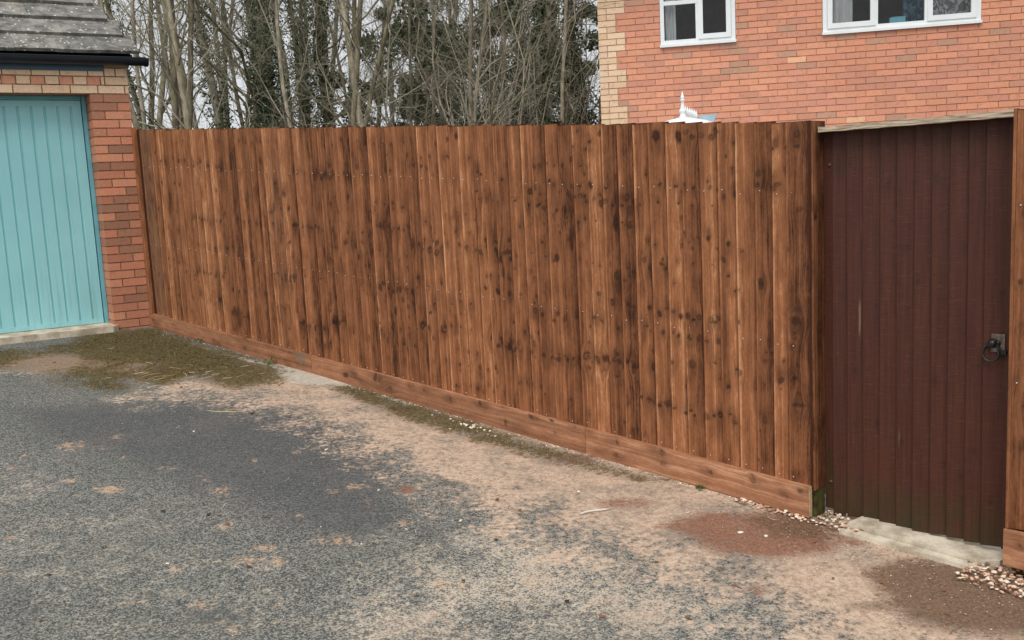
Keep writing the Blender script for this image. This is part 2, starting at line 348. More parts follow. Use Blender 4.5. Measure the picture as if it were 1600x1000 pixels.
spl = [(175, 768, 26, 7), (345, 766, 26, 10), (320, 748, 16, 7), (390, 876, 32, 9), (410, 858, 20, 6), (510, 845, 34, 10), (778, 830, 24, 14), (575, 788, 14, 7), (630, 818, 12, 6), (110, 697, 26, 8), (160, 700, 14, 6), (540, 725, 26, 6), (195, 717, 10, 5), (320, 948, 28, 9), (1110, 935, 24, 14), (1150, 975, 20, 9), (850, 955, 20, 9), (690, 912, 14, 7), (720, 916, 12, 6), (650, 893, 12, 6), (1010, 860, 40, 10)]
for _ in range(70): spl.append((rs.uniform(0, 1250), rs.uniform(660, 1000), rs.uniform(4, 16), rs.uniform(3, 6)))
splm = np.zeros(len(X))
for s_ in spl: splm = np.maximum(splm, blob(*s_)*rs.uniform(.6, .95))
m1 = np.stack([moss, np.maximum(sand, brownish*.75), splm, np.ones_like(X)], 1); m2 = np.stack([red, brown, conc, np.ones_like(X)], 1); m3 = np.stack([light, dark, brownish, np.ones_like(X)], 1)
m = NT('stained_asphalt', .93, .2); g = m.geo()
a1 = m.sep(m.attr('m1', 'Vector')); a2 = m.sep(m.attr('m2', 'Vector')); a3 = m.sep(m.attr('m3', 'Vector'))
ne = m.noise(g, 4.2, 9, .68); nf = m.noise(g, 30, 6, .78); nb = m.noise(g, .9, 4); nff = m.noise(g, 210, 3, .7)
def edge(mask, k=1.0, lo=.38, hi=.62, kf=.5):
    x = m.math('ADD', mask, m.math('MULTIPLY', m.math('SUBTRACT', ne, .5), k*1.9)); x = m.math('ADD', x, m.math('MULTIPLY', m.math('SUBTRACT', nf, .5), kf*1.9))
    x = m.math('SUBTRACT', x, m.math('MULTIPLY', m.ramp(mask, .0, .25, 1, 0), .6)); return m.ramp(x, lo, hi)
vc = m.sep(m.voro(g, 150, 'Color')); vd = m.voro(g, 150); vc2 = m.sep(m.voro(g, 105, 'Color')); vd2 = m.voro(g, 105)
stone = m.math('ADD', m.math('MULTIPLY', vc[0], .85), m.math('MULTIPLY', m.math('SUBTRACT', nff, .25), .5))
asp = m.mix(m.ramp(stone, .3, .85), srgb(74, 75, 74), srgb(140, 139, 132))
asp = m.mix(m.ramp(m.math('MULTIPLY', vc2[1], m.ramp(vd2, .2, .5, 1, 0)), .62, .8, 0, .8), asp, srgb(188, 186, 176))
asp = m.mix(m.ramp(vc[2], .86, .95, 0, .6), asp, srgb(40, 42, 42))
asp = m.mix(m.math('MULTIPLY', edge(a3[1], .5, .2, .9), .6), asp, srgb(74, 75, 78))
asp = m.mix(m.math('MULTIPLY', edge(a3[0], 1.0, .2, 1.1, 1.6), m.ramp(stone, .25, .7, .2, 1)), asp, srgb(198, 186, 168))
asp = m.mix(m.ramp(nb, .45, .7, 0, .25), asp, srgb(104, 106, 92))
ragg = m.ramp(m.math('ADD', nf, m.math('MULTIPLY', vc[1], .3)), .5, .78, .15, 1)
dust = m.math('MULTIPLY', m.ramp(m.math('ADD', m.noise(g, 2.1, 6, .75), m.math('MULTIPLY', nf, .55)), .74, .92), m.ramp(a3[0], .4, .85, .10, 1))
asp = m.mix(m.math('MULTIPLY', dust, .6), asp, srgb(200, 174, 152))
c = m.mix(m.math('MULTIPLY', edge(a1[2], 1.5, .55, 1.05, 2.0), m.math('MULTIPLY', ragg, .8)), asp, srgb(202, 168, 136))
sandc = m.mix(m.ramp(nf, .3, .7), srgb(178, 146, 124), srgb(220, 194, 170)); sandc = m.mix(m.ramp(m.noise(g, 75, 4, .7), .56, .7, 0, .8), sandc, srgb(104, 84, 64))
sandc = m.mix(m.ramp(ne, .35, .6, .55, 0), sandc, srgb(128, 120, 108)); sandc = m.mix(m.ramp(vc2[0], .85, .95, 0, .5), sandc, srgb(224, 208, 184))
c = m.mix(m.math('MULTIPLY', edge(a1[1], .8, .12, .72, 1.5), .93), c, sandc)
c = m.mix(m.math('MULTIPLY', edge(a3[2], .6, .4, .8), .55), c, srgb(136, 104, 76))
concc = m.mix(m.ramp(nf, .3, .7), srgb(170, 160, 144), srgb(208, 198, 182)); c = m.mix(edge(a2[2], .4, .35, .65, .3), c, concc)
mossc = m.mix(m.ramp(m.noise(g, 55, 5, .7), .38, .62), srgb(50, 46, 22), srgb(104, 90, 48)); mossc = m.mix(m.ramp(nf, .52, .68, 0, .6), mossc, srgb(146, 120, 88))
c = m.mix(m.math('MULTIPLY', edge(a1[0], 1.2, .2, .72, 1.7), .92), c, mossc)
redc = m.mix(m.ramp(m.noise(g, 80, 4, .7), .35, .65), srgb(104, 66, 50), srgb(158, 108, 84)); c = m.mix(m.math('MULTIPLY', edge(a2[0], 1.1, .15, .85, 1.7), .84), c, redc)
brc = m.mix(m.ramp(m.noise(g, 90, 4, .7), .35, .65), srgb(84, 62, 46), srgb(134, 106, 84)); c = m.mix(m.math('MULTIPLY', edge(a2[1], 1.1, .15, .8, 1.5), .88), c, brc)
m.bump(m.math('ADD', m.math('MULTIPLY', stone, .5), m.math('MULTIPLY', nf, .6)), 1.0, .008)
M_ASPH = m.col(c)
mb = MB(); bumpz = np.array([mnoise.noise((x*.9, y*.9, 0))*.008 for x, y in zip(X, Y)])*((T > .3) & (T < 7.5))
mb.add(np.stack([X, Y, gz(X, Y)+bumpz+.004], 1), F.tolist(), smooth=True)
drv = mb.build('driveway', M_ASPH, None, {'m1': m1, 'm2': m2, 'm3': m3})
tag(drv, kind='structure', label='sloping grey asphalt drive with sand, moss and reddish stains along the fence')

# ================================================================== WOOD BOARDS
def board(mb, O, U, Vv, N, w, h, off0, off1, thick, seed, tone, knots=(), nu=13, nv=None, grey=None, mat=0, sep_w=None, sep_k=None, skew=0, warp=0, cell=.0105, edge_dark=.0, vtop=0.0):
    """a plank: O bottom-left, U across, Vv along, N out; front face from off0 (left) to off1 (right)"""
    if nv is None: nv = max(4, int(h/cell))
    u = np.linspace(0, w, nu); v = np.linspace(0, h, nv); UU, VV = np.meshgrid(u, v)
    off = off0+(off1-off0)*(UU/w)+warp*np.sin(VV*2.1+seed*9)*.003
    gu = UU+.0012*np.sin(VV*3.1+seed*20)+.003*np.sin(VV*.9+seed*7); kn = np.zeros_like(UU)
    for (ku, kv, kr, kd) in knots:
        dx = UU-ku; dy = VV-kv; kq = random.Random(int((ku*7919+kv*104729)*1000)); an = kq.uniform(-.6, .6); asp_ = kq.choice([.55, .8, 1.1, 1.5]); 
        ex = dx*cos(an)+dy*sin(an); ey = -dx*sin(an)+dy*cos(an); th_ = np.arctan2(ey, ex)
        r = np.hypot(ex/kr, ey/(kr*asp_))*(1+.07*np.sin(2*th_+ku*90)+.05*np.sin(5*th_+kv*40))
        core = kq.uniform(.62, 1.0) if kr > .012 else 1
        kn = np.maximum(kn, kd*.9*np.clip((1.08-r)*1.8, 0, 1)*np.where((r < .4), core, 1.0))
        kn = np.maximum(kn, kd*kq.uniform(.2, .5)*np.exp(-((dx/(kr*1.7))**2+((dy-kr*kq.uniform(-2, 2))/(kr*3.0))**2)))
        if kq.random() < .3: kn = np.maximum(kn, kd*.55*np.exp(-((dx/(kr*2.2))**2+((dy-dx*kq.uniform(-.8, .8)-kr*.9)/.0035)**2)))
        gu = gu-.55*dx*np.exp(-((dx/(kr*2.0))**2+(dy/(kr*3))**2))
    st = tone+skew*(UU/w-.5)-edge_dark*np.clip((UU/w-.74)/.2, 0, 1)+(.22*(UU < .007) if edge_dark else 0)  # pale left rim: the board's edge highlight, painted into the tone
    P = O+UU[..., None]*U+VV[..., None]*Vv+off[..., None]*N
    P = P.reshape(-1, 3); f = [(j*nu+i, j*nu+i+1, (j+1)*nu+i+1, (j+1)*nu+i) for j in range(nv-1) for i in range(nu-1)]
    if np.dot(np.cross(U, Vv), N) < 0: f = [q[::-1] for q in f]
    W = np.stack([gu.ravel(), VV.ravel(), np.full(nu*nv, seed), np.ones(nu*nv)], 1)
    G = np.zeros_like(UU) if grey is None else grey(UU, VV)
    K = np.stack([kn.ravel(), st.ravel(), G.ravel(), np.ones(nu*nv)], 1)
    mb.add(P, f, mat, smooth=False); sep_w.append(W); sep_k.append(K)
    # sides and back
    bo = 0
    c = [O+off0*N, O+w*U+off1*N, O+w*U+(off1-thick)*N, O+(min(off0, off1)-thick)*N]
    c2 = [p+h*Vv for p in c]; vv = c+c2
    ff = [(0, 1, 2, 3), (4, 7, 6, 5), (1, 5, 6, 2), (0, 3, 7, 4), (3, 2, 6, 7)]
    if np.dot(np.cross(U, Vv), N) > 0: ff = [q[::-1] for q in ff]
    mb.add(vv, ff, mat)
    sep_w.append(np.array([[0, 0, seed, 1], [w, 0, seed, 1], [w+thick, 0, seed, 1], [-thick, 0, seed, 1], [0, h, seed, 1], [w, h, seed, 1], [w+thick, h, seed, 1], [-thick, h, seed, 1]]))
    sep_k.append(np.array([[0, tone, 0, 1]]*8))
def plain(mb, n0, sw, sk, seed=.3, tone=.1, U=FDv, Vv=Z, O=None):
    """fill w/k attributes for vertices added by box/ico since n0"""
    vv = np.concatenate(mb.v)[n0:]; d = vv-(vv[0] if O is None else O)
    sw.append(np.stack([d@U+(d@np.cross(U, Vv)), d@Vv, np.full(len(d), seed), np.ones(len(d))], 1)); sk.append(np.tile([0, tone, 0, 1], (len(d), 1)))

# ================================================================== FENCE
S_END = 6.54
edges = [.115]+[round(.115+.1*i+RS.uniform(-.006, .006), 4) for i in range(1, 31)]
edges = [e for e in edges if e < 3.17]+[3.196, 3.284, 3.383, 3.479, 3.577, 3.676, 3.776, 3.883, 3.983, 4.081, 4.185, 4.27, 4.391, 4.473, 4.563, 4.672, 4.785, 4.863, 4.967, 5.062, 5.165, 5.268, 5.365, 5.467, 5.568, 5.667, 5.769, 5.865, 5.966, 6.068, 6.164, 6.26, 6.35, 6.423, S_END]
NB = len(edges)-1
fence = empty('closeboard_fence', FP(3.27, 0, FZB-.25), 'long brown featheredge board fence running from the garage pillar to the gate', 'fence')
def ztop(s): return CZ+.687-.0708*s
def zbot(s): return FZB+.152+fslope(s)
rk = random.Random(3)
def pix_f(u, v):                                            # photo place -> along fence, height
    w = ray(u, v); t = (FA@FN)/(w[:2]@FN); P = w*t; return (P[:2]-FA)@FD, P[2]+CZ
# knots noted from the photograph (x, y, size)
noted = [(1027, 209, .030, 1), (1061, 209, .028, 1), (1073, 202, .03, .8), (1082, 210, .018, .9), (1098, 208, .026, .7), (1113, 211, .02, .9), (1120, 203, .022, 1),
 (1033, 285, .015, 1), (1057, 286, .016, 1), (1072, 284, .013, .7), (1085, 289, .012, .9), (1111, 290, .013, .8), (1030, 313, .010, 1), (1061, 314, .010, 1), (1083, 317, .010, 1), (1114, 318, .009, .9),
 (1025, 379, .011, .9), (1066, 383, .008, .8), (1092, 367, .014, 1), (1108, 369, .014, 1), (1071, 359, .010, .8), (1037, 402, .009, .9), (1059, 404, .009, .9), (1085, 407, .009, .8), (1114, 410, .008, .9),
 (1140, 378, .014, 1), (1133, 403, .014, .9), (1140, 428, .011, .9), (1190, 446, .018, .8), (1150, 452, .010, 1), (1156, 498, .011, .8), (1140, 601, .012, .9), (1143, 644, .012, 1), (1150, 657, .015, .9), (1197, 652, .02, .7),
 (990, 475, .018, 1), (983, 471, .016, .9), (1016, 477, .016, .9), (1032, 487, .018, 1), (1042, 479, .016, .9), (1054, 482, .018, .9), (1065, 490, .018, 1), (1077, 489, .022, .9), (1086, 495, .016, 1), (1094, 492, .02, 1), (1112, 497, .018, .9), (1119, 500, .016, 1), (1123, 494, .02, 1),
 (1037, 516, .015, .9), (1062, 520, .013, .9), (1080, 523, .016, .9), (1094, 524, .018, .8), (1105, 530, .022, .7), (1123, 530, .018, .9),
 (1032, 630, .02, 1), (1042, 628, .018, .9), (1056, 633, .014, .9), (1073, 641, .016, 1), (1082, 637, .018, .9), (1087, 645, .012, 1), (1104, 646, .024, .7), (1117, 646, .014, .9), (1126, 645, .022, 1),
 (1185, 268, .022, .7), (1215, 284, .026, .9), (1183, 286, .02, .8), (1208, 290, .024, .8), (1247, 205, .018, .9), (1247, 224, .017, .9), (1228, 227, .014, .9), (1213, 219, .018, .7), (1148, 220, .012, .9), (1228, 257, .010, .9), (1145, 261, .008, 1), (1136, 241, .010, .8),
 (1245, 497, .03, .9), (1250, 500, .024, .9), (1240, 536, .016, .8), (1245, 525, .014, .8), (1245, 628, .026, .9), (1253, 630, .02, .9), (1238, 495, .02, .7),
 (965, 428, .022, .9), (978, 434, .02, .8), (959, 469, .018, 1), (938, 455, .02, .9), (931, 492, .02, .9), (964, 340, .012, .9), (973, 343, .011, .9), (985, 343, .012, .8), (965, 550, .013, .9), (921, 532, .012, .7),
 (871, 399, .022, 1), (854, 397, .018, .8), (867, 404, .014, .9), (849, 375, .013, .9), (833, 392, .016, .8), (808, 397, .014, .8), (790, 391, .018, .9), (785, 393, .014, .8), (755, 394, .018, .7), (730, 384, .016, .8), (745, 387, .02, .7),
 (837, 482, .02, .9), (849, 488, .018, .9), (873, 486, .018, .9), (885, 494, .02, .8), (868, 497, .016, .8), (903, 492, .02, .8), (942, 498, .018, .9), (780, 537, .018, .9), (797, 538, .022, 1), (806, 542, .016, .9), (815, 546, .016, .8), (803, 500, .014, .8),
 (830, 296, .026, 1), (838, 290, .014, .7), (846, 300, .02, .8), (866, 285, .016, .8), (895, 288, .022, .8), (875, 296, .014, .8), (880, 255, .014, .9), (893, 246, .014, .9), (908, 257, .013, .9), (914, 269, .011, .8), (923, 218, .018, .9), (938, 204, .02, .8), (904, 202, .014, .7), (916, 230, .012, .9),
 (700, 214, .018, .8), (713, 210, .02, .9), (682, 222, .02, .7), (695, 243, .02, .6), (605, 240, .024, .9), (600, 222, .016, .7), (603, 262, .02, .9), (611, 264, .016, .8), (648, 256, .014, .9), (659, 256, .016, .9), (747, 266, .018, 1), (746, 296, .02, .9), (759, 294, .012, .8), (720, 298, .016, .8),
 (545, 215, .018, 1), (560, 217, .02, .7), (515, 253, .014, .8), (543, 254, .02, .8), (559, 258, .02, .8), (519, 316, .02, 1), (523, 305, .016, .8), (545, 304, .018, .9), (530, 326, .014, .8), (498, 255, .016, .6),
 (432, 284, .024, .9), (445, 300, .024, .9), (425, 330, .018, 1), (428, 347, .020, 1), (442, 362, .018, .9), (461, 349, .022, 1), (438, 308, .022, .7), (455, 505, .014, .9), (453, 510, .018, .9), (346, 466, .04, 1), (368, 480, .03, .8), (314, 250, .03, .8), (326, 257, .02, .9), (312, 246, .024, .9), (344, 256, .02, .7), (284, 249, .02, .7),
 (602, 343, .02, .8), (557, 383, .018, .9), (562, 398, .02, 1), (572, 412, .02, 1), (613, 358, .022, .9), (684, 376, .018, 1), (693, 380, .016, .8), (666, 343, .013, 1), (675, 352, .014, .9), (619, 483, .022, 1), (674, 485, .022, 1), (680, 471, .016, .9), (640, 477, .018, .7), (592, 480, .02, .8)]
bykn = [[] for _ in range(NB)]
for (px, py, r, dk) in noted:
    s, z = pix_f(px, py)
    for i in range(NB):
        if edges[i]-.012 <= s < edges[i+1]+.012: bykn[i].append((s-edges[i], z-(zbot(edges[i])), r, dk))
mb = MB(); SW = []; SK = []; NAILS = []
gseed = 0; grp_left = 0; i = 0; ktab = []
traced_tone = {1015: .25, 1041: .42, 1066: .18, 1094: .16, 1123: .2, 1151: .34, 1179: .02, 1207: .2, 1230: .12, 1242: .02, 941: .2, 965: .05, 990: .22, 919: .3, 896: .34, 873: .08, 853: .12, 831: .1, 815: .26, 793: .02, 772: .02, 755: .16, 740: .3, 718: .34, 420: .34, 461: .3}
def px_of(s):
    P = FP(s, 0, CZ+.4)-np.array([0, 0, CZ]); return 800+FPX*(P@CR)/(P@CF)
for i in range(NB):
    s0, s1 = edges[i], edges[i+1]; w = s1-s0
    if grp_left <= 0:
        grp_left = rk.choice([2, 3, 3, 4, 5]); gt_ = rk.uniform(.02, .30); gk = [(rk.uniform(0, .1), rk.uniform(.05, 1.6), rk.uniform(.006, .019), rk.uniform(.6, 1)) for _ in range(rk.choice([10, 14, 18]))]
        if rk.random() < .6:
            for hh in (rk.uniform(.2, .7), rk.uniform(.8, 1.45)): gk += [(rk.uniform(0, .1), hh+rk.uniform(-.02, .02), rk.uniform(.012, .024), rk.uniform(.8, 1)) for _ in range(5)]
    grp_left -= 1
    tone = gt_+rk.uniform(-.14, .14)
    p = px_of(s0)
    for kx, tv in traced_tone.items():
        if abs(kx-p) < 7: tone = tv
    kn = list(bykn[i])
    for (ku, kv, kr, kd) in gk:
        if p > 1010 and p < 1260 and rk.random() < .65: continue
        if rk.random() < .22: continue
        kn.append(((ku+rk.uniform(-.02, .02)) % .11, kv+rk.uniform(-.015, .015), kr*rk.uniform(.7, 1.2), kd))
    zb = zbot(s0)-.012+rk.uniform(-.003, .003); h = ztop(s0)-zb+rk.uniform(-.005, .004)
    lean = rk.uniform(-.0016, .0016); Vv = Z+FDv*lean
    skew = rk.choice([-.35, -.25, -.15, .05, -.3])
    gf = None
    if 410 < p < 425 or 448 < p < 462: gf = lambda a, b: np.clip((a-.06)/.03, 0, 1)*.45
    if p < 232: gf = lambda a, b: .3+0*a
    if 808 < p < 834: gf = (lambda zz: lambda a, b: 1.6*np.exp(-((a-.05)/.035)**2-((b-(CZ+.50-zz))/.05)**2)*1)(zb)
    if p < 222: tone = -.35
    far = p < 560
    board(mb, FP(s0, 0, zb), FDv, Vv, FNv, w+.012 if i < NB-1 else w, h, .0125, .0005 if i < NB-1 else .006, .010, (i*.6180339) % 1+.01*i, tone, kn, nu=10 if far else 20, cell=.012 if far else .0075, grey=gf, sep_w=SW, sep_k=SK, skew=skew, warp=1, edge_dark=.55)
    for hz in (.028, .665, 1.36):
        if rk.random() < .9: NAILS.append(FP(s0+.024+rk.uniform(-.006, .006), .0115, zb+hz+rk.uniform(-.008, .008)))
# trim strip against the pillar
board(mb, FP(0.0, .0, zbot(0)-.01), FDv, Z, FNv, .05, ztop(0)-zbot(0)+.03, .03, .03, .05, .77, .35, [(.02, .9, .012, .8), (.03, 1.3, .01, .9), (.025, .4, .01, .7)], nu=6, sep_w=SW, sep_k=SK)
board(mb, FP(0.05, .0, zbot(0)-.01), FDv, Z, FNv, .066, ztop(0)-zbot(0)+.008, .004, .004, .02, .21, -.75, [(.02, 1.0, .02, .8)], nu=6, sep_w=SW, sep_k=SK)
for nn_ in NAILS:
    n0 = mb.n; mb.ico(nn_, .0030, 1); sw_n = mb.n-n0; SW.append(np.zeros((sw_n, 4))); SK.append(np.zeros((sw_n, 4)))
mb.build('board_panel', [M_FENCE, M_NAIL], fence, {'w': np.concatenate(SW), 'k': np.concatenate(SK)})
# corner return board + post foot
mb = MB(); SW = []; SK = []
RD = -FNv  # the return runs back from the face
board(mb, FP(S_END+.010, .006, zbot(S_END)-.02), RD, Z, FDv, .118, ztop(S_END)-zbot(S_END)+.025, 0, 0, .010, .913, -.05, [(.02, 1.27, .022, 1), (.06, .75, .015, .8), (.09, .3, .02, .7)], nu=14, sep_w=SW, sep_k=SK, skew=-.5)
mb.build('return_board', M_FENCE, fence, {'w': np.concatenate(SW), 'k': np.concatenate(SK)})
m = NT('algae_stained_post_wood', .9, .2); g = m.geo(); n = m.noise(g, 16, 5); 
c = m.mix(m.ramp(n, .35, .65), srgb(66, 46, 32), srgb(84, 88, 44)); M_ALG = m.col(c)
mb = MB(); mb.box(FP(S_END-.09, -.018, zbot(S_END)-.20), FDv*.094, -FNv*.085, Z*(ztop(S_END)-zbot(S_END)+.17))
pst = mb.build('post', M_ALG, fence); pst['label'] = 'green algae stained post foot under the end board'
for sp in (0.09, 2.5, 4.9):
    mb = MB(); mb.box(FP(sp, -.06, zbot(sp)-.3), FDv*.1, -FNv*.1, Z*(ztop(sp)-zbot(sp)+.25)); mb.build('post', M_ALG, fence)
for hz in (.2, .82, 1.4):
    mb = MB(); L = S_END-.2; mb.box(FP(.1, -.012, zbot(.1)+hz), FDv*L+Z*fslope(L), -FNv*.045, Z*.075); mb.build('rail', M_ALG, fence)
# gravel boards
GB = [(-.005, 2.556), (2.560, 5.188), (5.191, S_END-.012)]
for gi, (a, b) in enumerate(GB):
    mb = MB(); SW = []; SK = []; L = b-a; U = FDv+Z*(-.0708); U = U
    kn = []
    r2 = random.Random(20+gi)
    def gk(px, py, r, d):
        s, z = pix_f(px, py); kn.append((z-(zbot(s)-.15), s-a, r, d))
    if gi == 0:
        for q in ((244, 500, .014, .9), (388, 543, .018, .9), (450, 565, .012, .5), (277, 507, .016, .5)): gk(*q)
    if gi == 1:
        for q in ((546, 585, .026, .9), (558, 583, .014, .8), (592, 588, .045, .9), (600, 592, .04, .7), (617, 608, .028, .9), (645, 602, .016, .8), (668, 608, .018, .8), (710, 622, .02, .9), (756, 628, .024, .9), (790, 630, .028, .8), (797, 660, .03, .8), (836, 650, .018, .8), (868, 655, .018, .9), (873, 675, .014, .8), (905, 665, .02, .7)): gk(*q)
    if gi == 2:
        for q in ((970, 690, .02, .9), (968, 710, .018, .8), (1040, 705, .024, .8), (1042, 722, .02, .7), (1115, 735, .02, .8), (1182, 748, .02, .8), (1180, 740, .012, .7), (1255, 765, .016, .8), (1230, 770, .02, .5)): gk(*q)
    # the plank's length runs along the fence: U across = up, V along = fence
    gyf = None
    if gi == 0: gyf = lambda a_, b_: 1.3*np.exp(-((b_-2.44)/.055)**2)*np.clip((a_-.045)/.05, 0, 1)
    def sub(mb):
        nu, h, w = 13, L*np.linalg.norm(U), .15
        board(mb, FP(a, 0, FZB+fslope(a)+.002), Z, U/np.linalg.norm(U), FNv, w, h, .030, .030, .028, .17+.31*gi, .30+.05*gi, kn, nu=13, cell=.012, grey=gyf, sep_w=SW, sep_k=SK, skew=.1)
    sub(mb)
    if gi == 2:
        n0 = mb.n; mb.box(FP(b+.0015, .0, FZB+fslope(b)+.003), FDv*.002, FNv*.029, Z*.147, 1); plain(mb, n0, SW, SK)
    mb.build('gravel_board', [M_GRAVELB, M_CUT], fence, {'w': np.concatenate(SW), 'k': np.concatenate(SK)})

# right-hand fence panel beyond the gate
SR = 7.376
fr_ = empty('closeboard_fence', FP(SR+.5, 0, FZB-.75), 'brown fence panel to the right of the dark gate, cut off by the frame edge', 'fence')
mb = MB(); SW = []; SK = []
zr = -1.463+CZ
for i in range(42):
    s0 = SR+.1*i
    kn = [(rk.uniform(.01, .1), rk.uniform(.1, 1.5), rk.uniform(.008, .018), .9) for _ in range(5)]
    if i == 0: kn = [(.045, 1.27, .024, 1), (.06, .5, .03, .9), (.02, 1.0, .012, .8)]
    hb = 1.665
    if i == 0:
        board(mb, FP(s0, 0, zr), FDv, Z, FNv, .012, hb+.004, .016, .016, .03, .5, .35, [], nu=3, sep_w=SW, sep_k=SK)
    board(mb, FP(s0+(.0125 if i == 0 else 0), 0, zr-.0708*.1*i), FDv, Z, FNv, .112 if i else .0995, hb, .0125, .001, .010, (i*.37+.2) % 1, .1 if i == 0 else rk.uniform(0, .3), kn, sep_w=SW, sep_k=SK, skew=-.3, warp=1, edge_dark=.5)
    n0 = mb.n; mb.ico(FP(s0+.03, .0115, zr+.6-.007*i), .0035, 1); SW.append(np.zeros((mb.n-n0, 4))); SK.append(np.zeros((mb.n-n0, 4)))
    n0 = mb.n; mb.ico(FP(s0+.03, .0115, zr+1.3-.007*i), .0035, 1); SW.append(np.zeros((mb.n-n0, 4))); SK.append(np.zeros((mb.n-n0, 4)))
mb.build('board_panel', [M_FENCE, M_NAIL], fr_, {'w': np.concatenate(SW), 'k': np.concatenate(SK)})
mb = MB(); SW = []; SK = []; Un = (FDv-Z*.0708); Un /= np.linalg.norm(Un)
board(mb, FP(SR-.002, 0, zr-.155), Z, Un, FNv, .15, 4.2, .03, .03, .028, .66, .35, [(.1, .06, .013, .9), (.04, .25, .02, .8)], nu=13, sep_w=SW, sep_k=SK)
mb.build('gravel_board', M_GRAVELB, fr_, {'w': np.concatenate(SW), 'k': np.concatenate(SK)})
mb = MB(); mb.box(FP(SR+.02, -.012, zr-.4), FDv*.09, -FNv*.10, Z*2.0); mb.build('post', M_ALG, fr_)
for q_ in (1.9, 3.9):
    mb = MB(); mb.box(FP(SR+q_, -.012, zr-.7), FDv*.09, -FNv*.10, Z*(2.3-.0708*q_)); mb.build('post', M_ALG, fr_)

# ================================================================== GATE
OG = -.118
gate = empty('garden_gate', FP(6.95, OG, FZB-.55), 'dark brown painted board gate with a ring latch between the two fences', 'gate')
gb = [6.5945, 6.661, 6.737, 6.812, 6.887, 6.961, 7.034, 7.107, 7.180, 7.247, 7.322]
zgt = CZ+.178; zgb = CZ-1.604
mb = MB(); SW = []; SK = []
def alg(zb):
    return lambda a, b: np.clip(1.15-b/.20, 0, 1)*.75
for i in range(len(gb)-1):
    s0, w = gb[i], gb[i+1]-gb[i]
    kn = [(rk.uniform(.01, .07), rk.uniform(.1, 1.7), rk.uniform(.006, .012), .55) for _ in range(3)]
    st = [(0.0)]
    zb = zgb+rk.uniform(-.008, .008)+(.012 if i < 3 else 0)
    board(mb, FP(s0, OG, zb), FDv, Z, FNv, w+.006, zgt-zb, .026, .004, .012, i*.29+.05, 0, kn, nu=19, grey=alg(0), sep_w=SW, sep_k=SK, warp=.6)
K = np.concatenate(SK); K[:, 1] = 0
# pale scratches where paint has flaked
VALL = np.concatenate(mb.v)
def flake(px, py0, py1, wd=.0035, amp=1.2):
    for t in np.linspace(0, 1, 14):
        s, z = None, None
        w_ = ray(px, py0+(py1-py0)*t); tt = ((FA+FN*OG)@FN)/(w_[:2]@FN); P = w_*tt+np.array([0, 0, CZ])
        d = VALL-P; du = d@FDv; dz = d[:, 2]
        K[:, 1] = np.maximum(K[:, 1], amp*np.exp(-(du/wd)**2-(dz/.03)**2))
flake(1348, 400, 455, .0016, .5); flake(1345, 482, 512, .002, 1.1); flake(1348, 350, 370, .0015, .5); flake(1408, 680, 690, .008, .6)
mb.build('board_panel', M_GATE, gate, {'w': np.concatenate(SW), 'k': K})
mb = MB(); SW = []; SK = []
board(mb, FP(6.551, OG, zgb+.03), FDv, Z, FNv, .041, zgt-zgb-.03, .020, .020, .04, .4, 0, [], nu=5, grey=lambda a, b: np.clip(1.3-b/.3, 0, 1), sep_w=SW, sep_k=SK)
board(mb, FP(7.325, OG, zgb), FDv, Z, FNv, .05, zgt-zgb, .012, .012, .04, .8, 0, [], nu=5, grey=alg(0), sep_w=SW, sep_k=SK)
mb.build('gate_frame', M_GATE, gate, {'w': np.concatenate(SW), 'k': np.concatenate(SK)*np.array([1, 0, 1, 1])})
for bz in (.031, -1.444):
    mb = MB(); mb.ico(FP(6.578, OG+.020, CZ+bz), .009, 0, sq=(1, 1, 1)); mb.build('bolt', M_BOLT, gate)
lt = MB(); lc = FP(7.288, OG+.017, CZ-.728)
lt.box(FP(7.252, OG+.0165, CZ-.765), FDv*.074, FNv*.003, Z*.075)
lat = lt.build('latch_plate', M_STEELP, gate)
mb = MB()
th = np.linspace(0, 2*pi, 33)
rc = FP(7.278, OG+.036, CZ-.768)
mb.tube([rc+FDv*.031*cos(a)+Z*.034*sin(a)+FNv*.006*(-sin(a)) for a in th], .0042, 8, cap=False)
mb.tube([lc+FNv*x+FDv*-.004 for x in (0, .012, .024, .03)], [.022, .02, .014, .012], 14)
mb.box(FP(7.258, OG+.02, CZ-.742), FDv*.05, FNv*.016, Z*.012); mb.ico(FP(7.278, OG+.036, CZ-.734), .012); mb.ico(FP(7.306, OG+.03, CZ-.725), .010)
mb.build('ring_handle', M_BLACK, lat)
mb = MB(); mb.box(FP(7.30, OG+.018, CZ-.772), FDv*.035, FNv*.012, Z*.018); mb.build('latch_bar', M_BLACK, lat)
for hz in (.2, .9, 1.6):
    mb = MB(); mb.box(FP(6.56, OG-.012, zgb+hz), FDv*.80, -FNv*.03, Z*.09); mb.build('rail', M_GATE, gate, {'w': np.zeros((8, 4)), 'k': np.zeros((8, 4))})
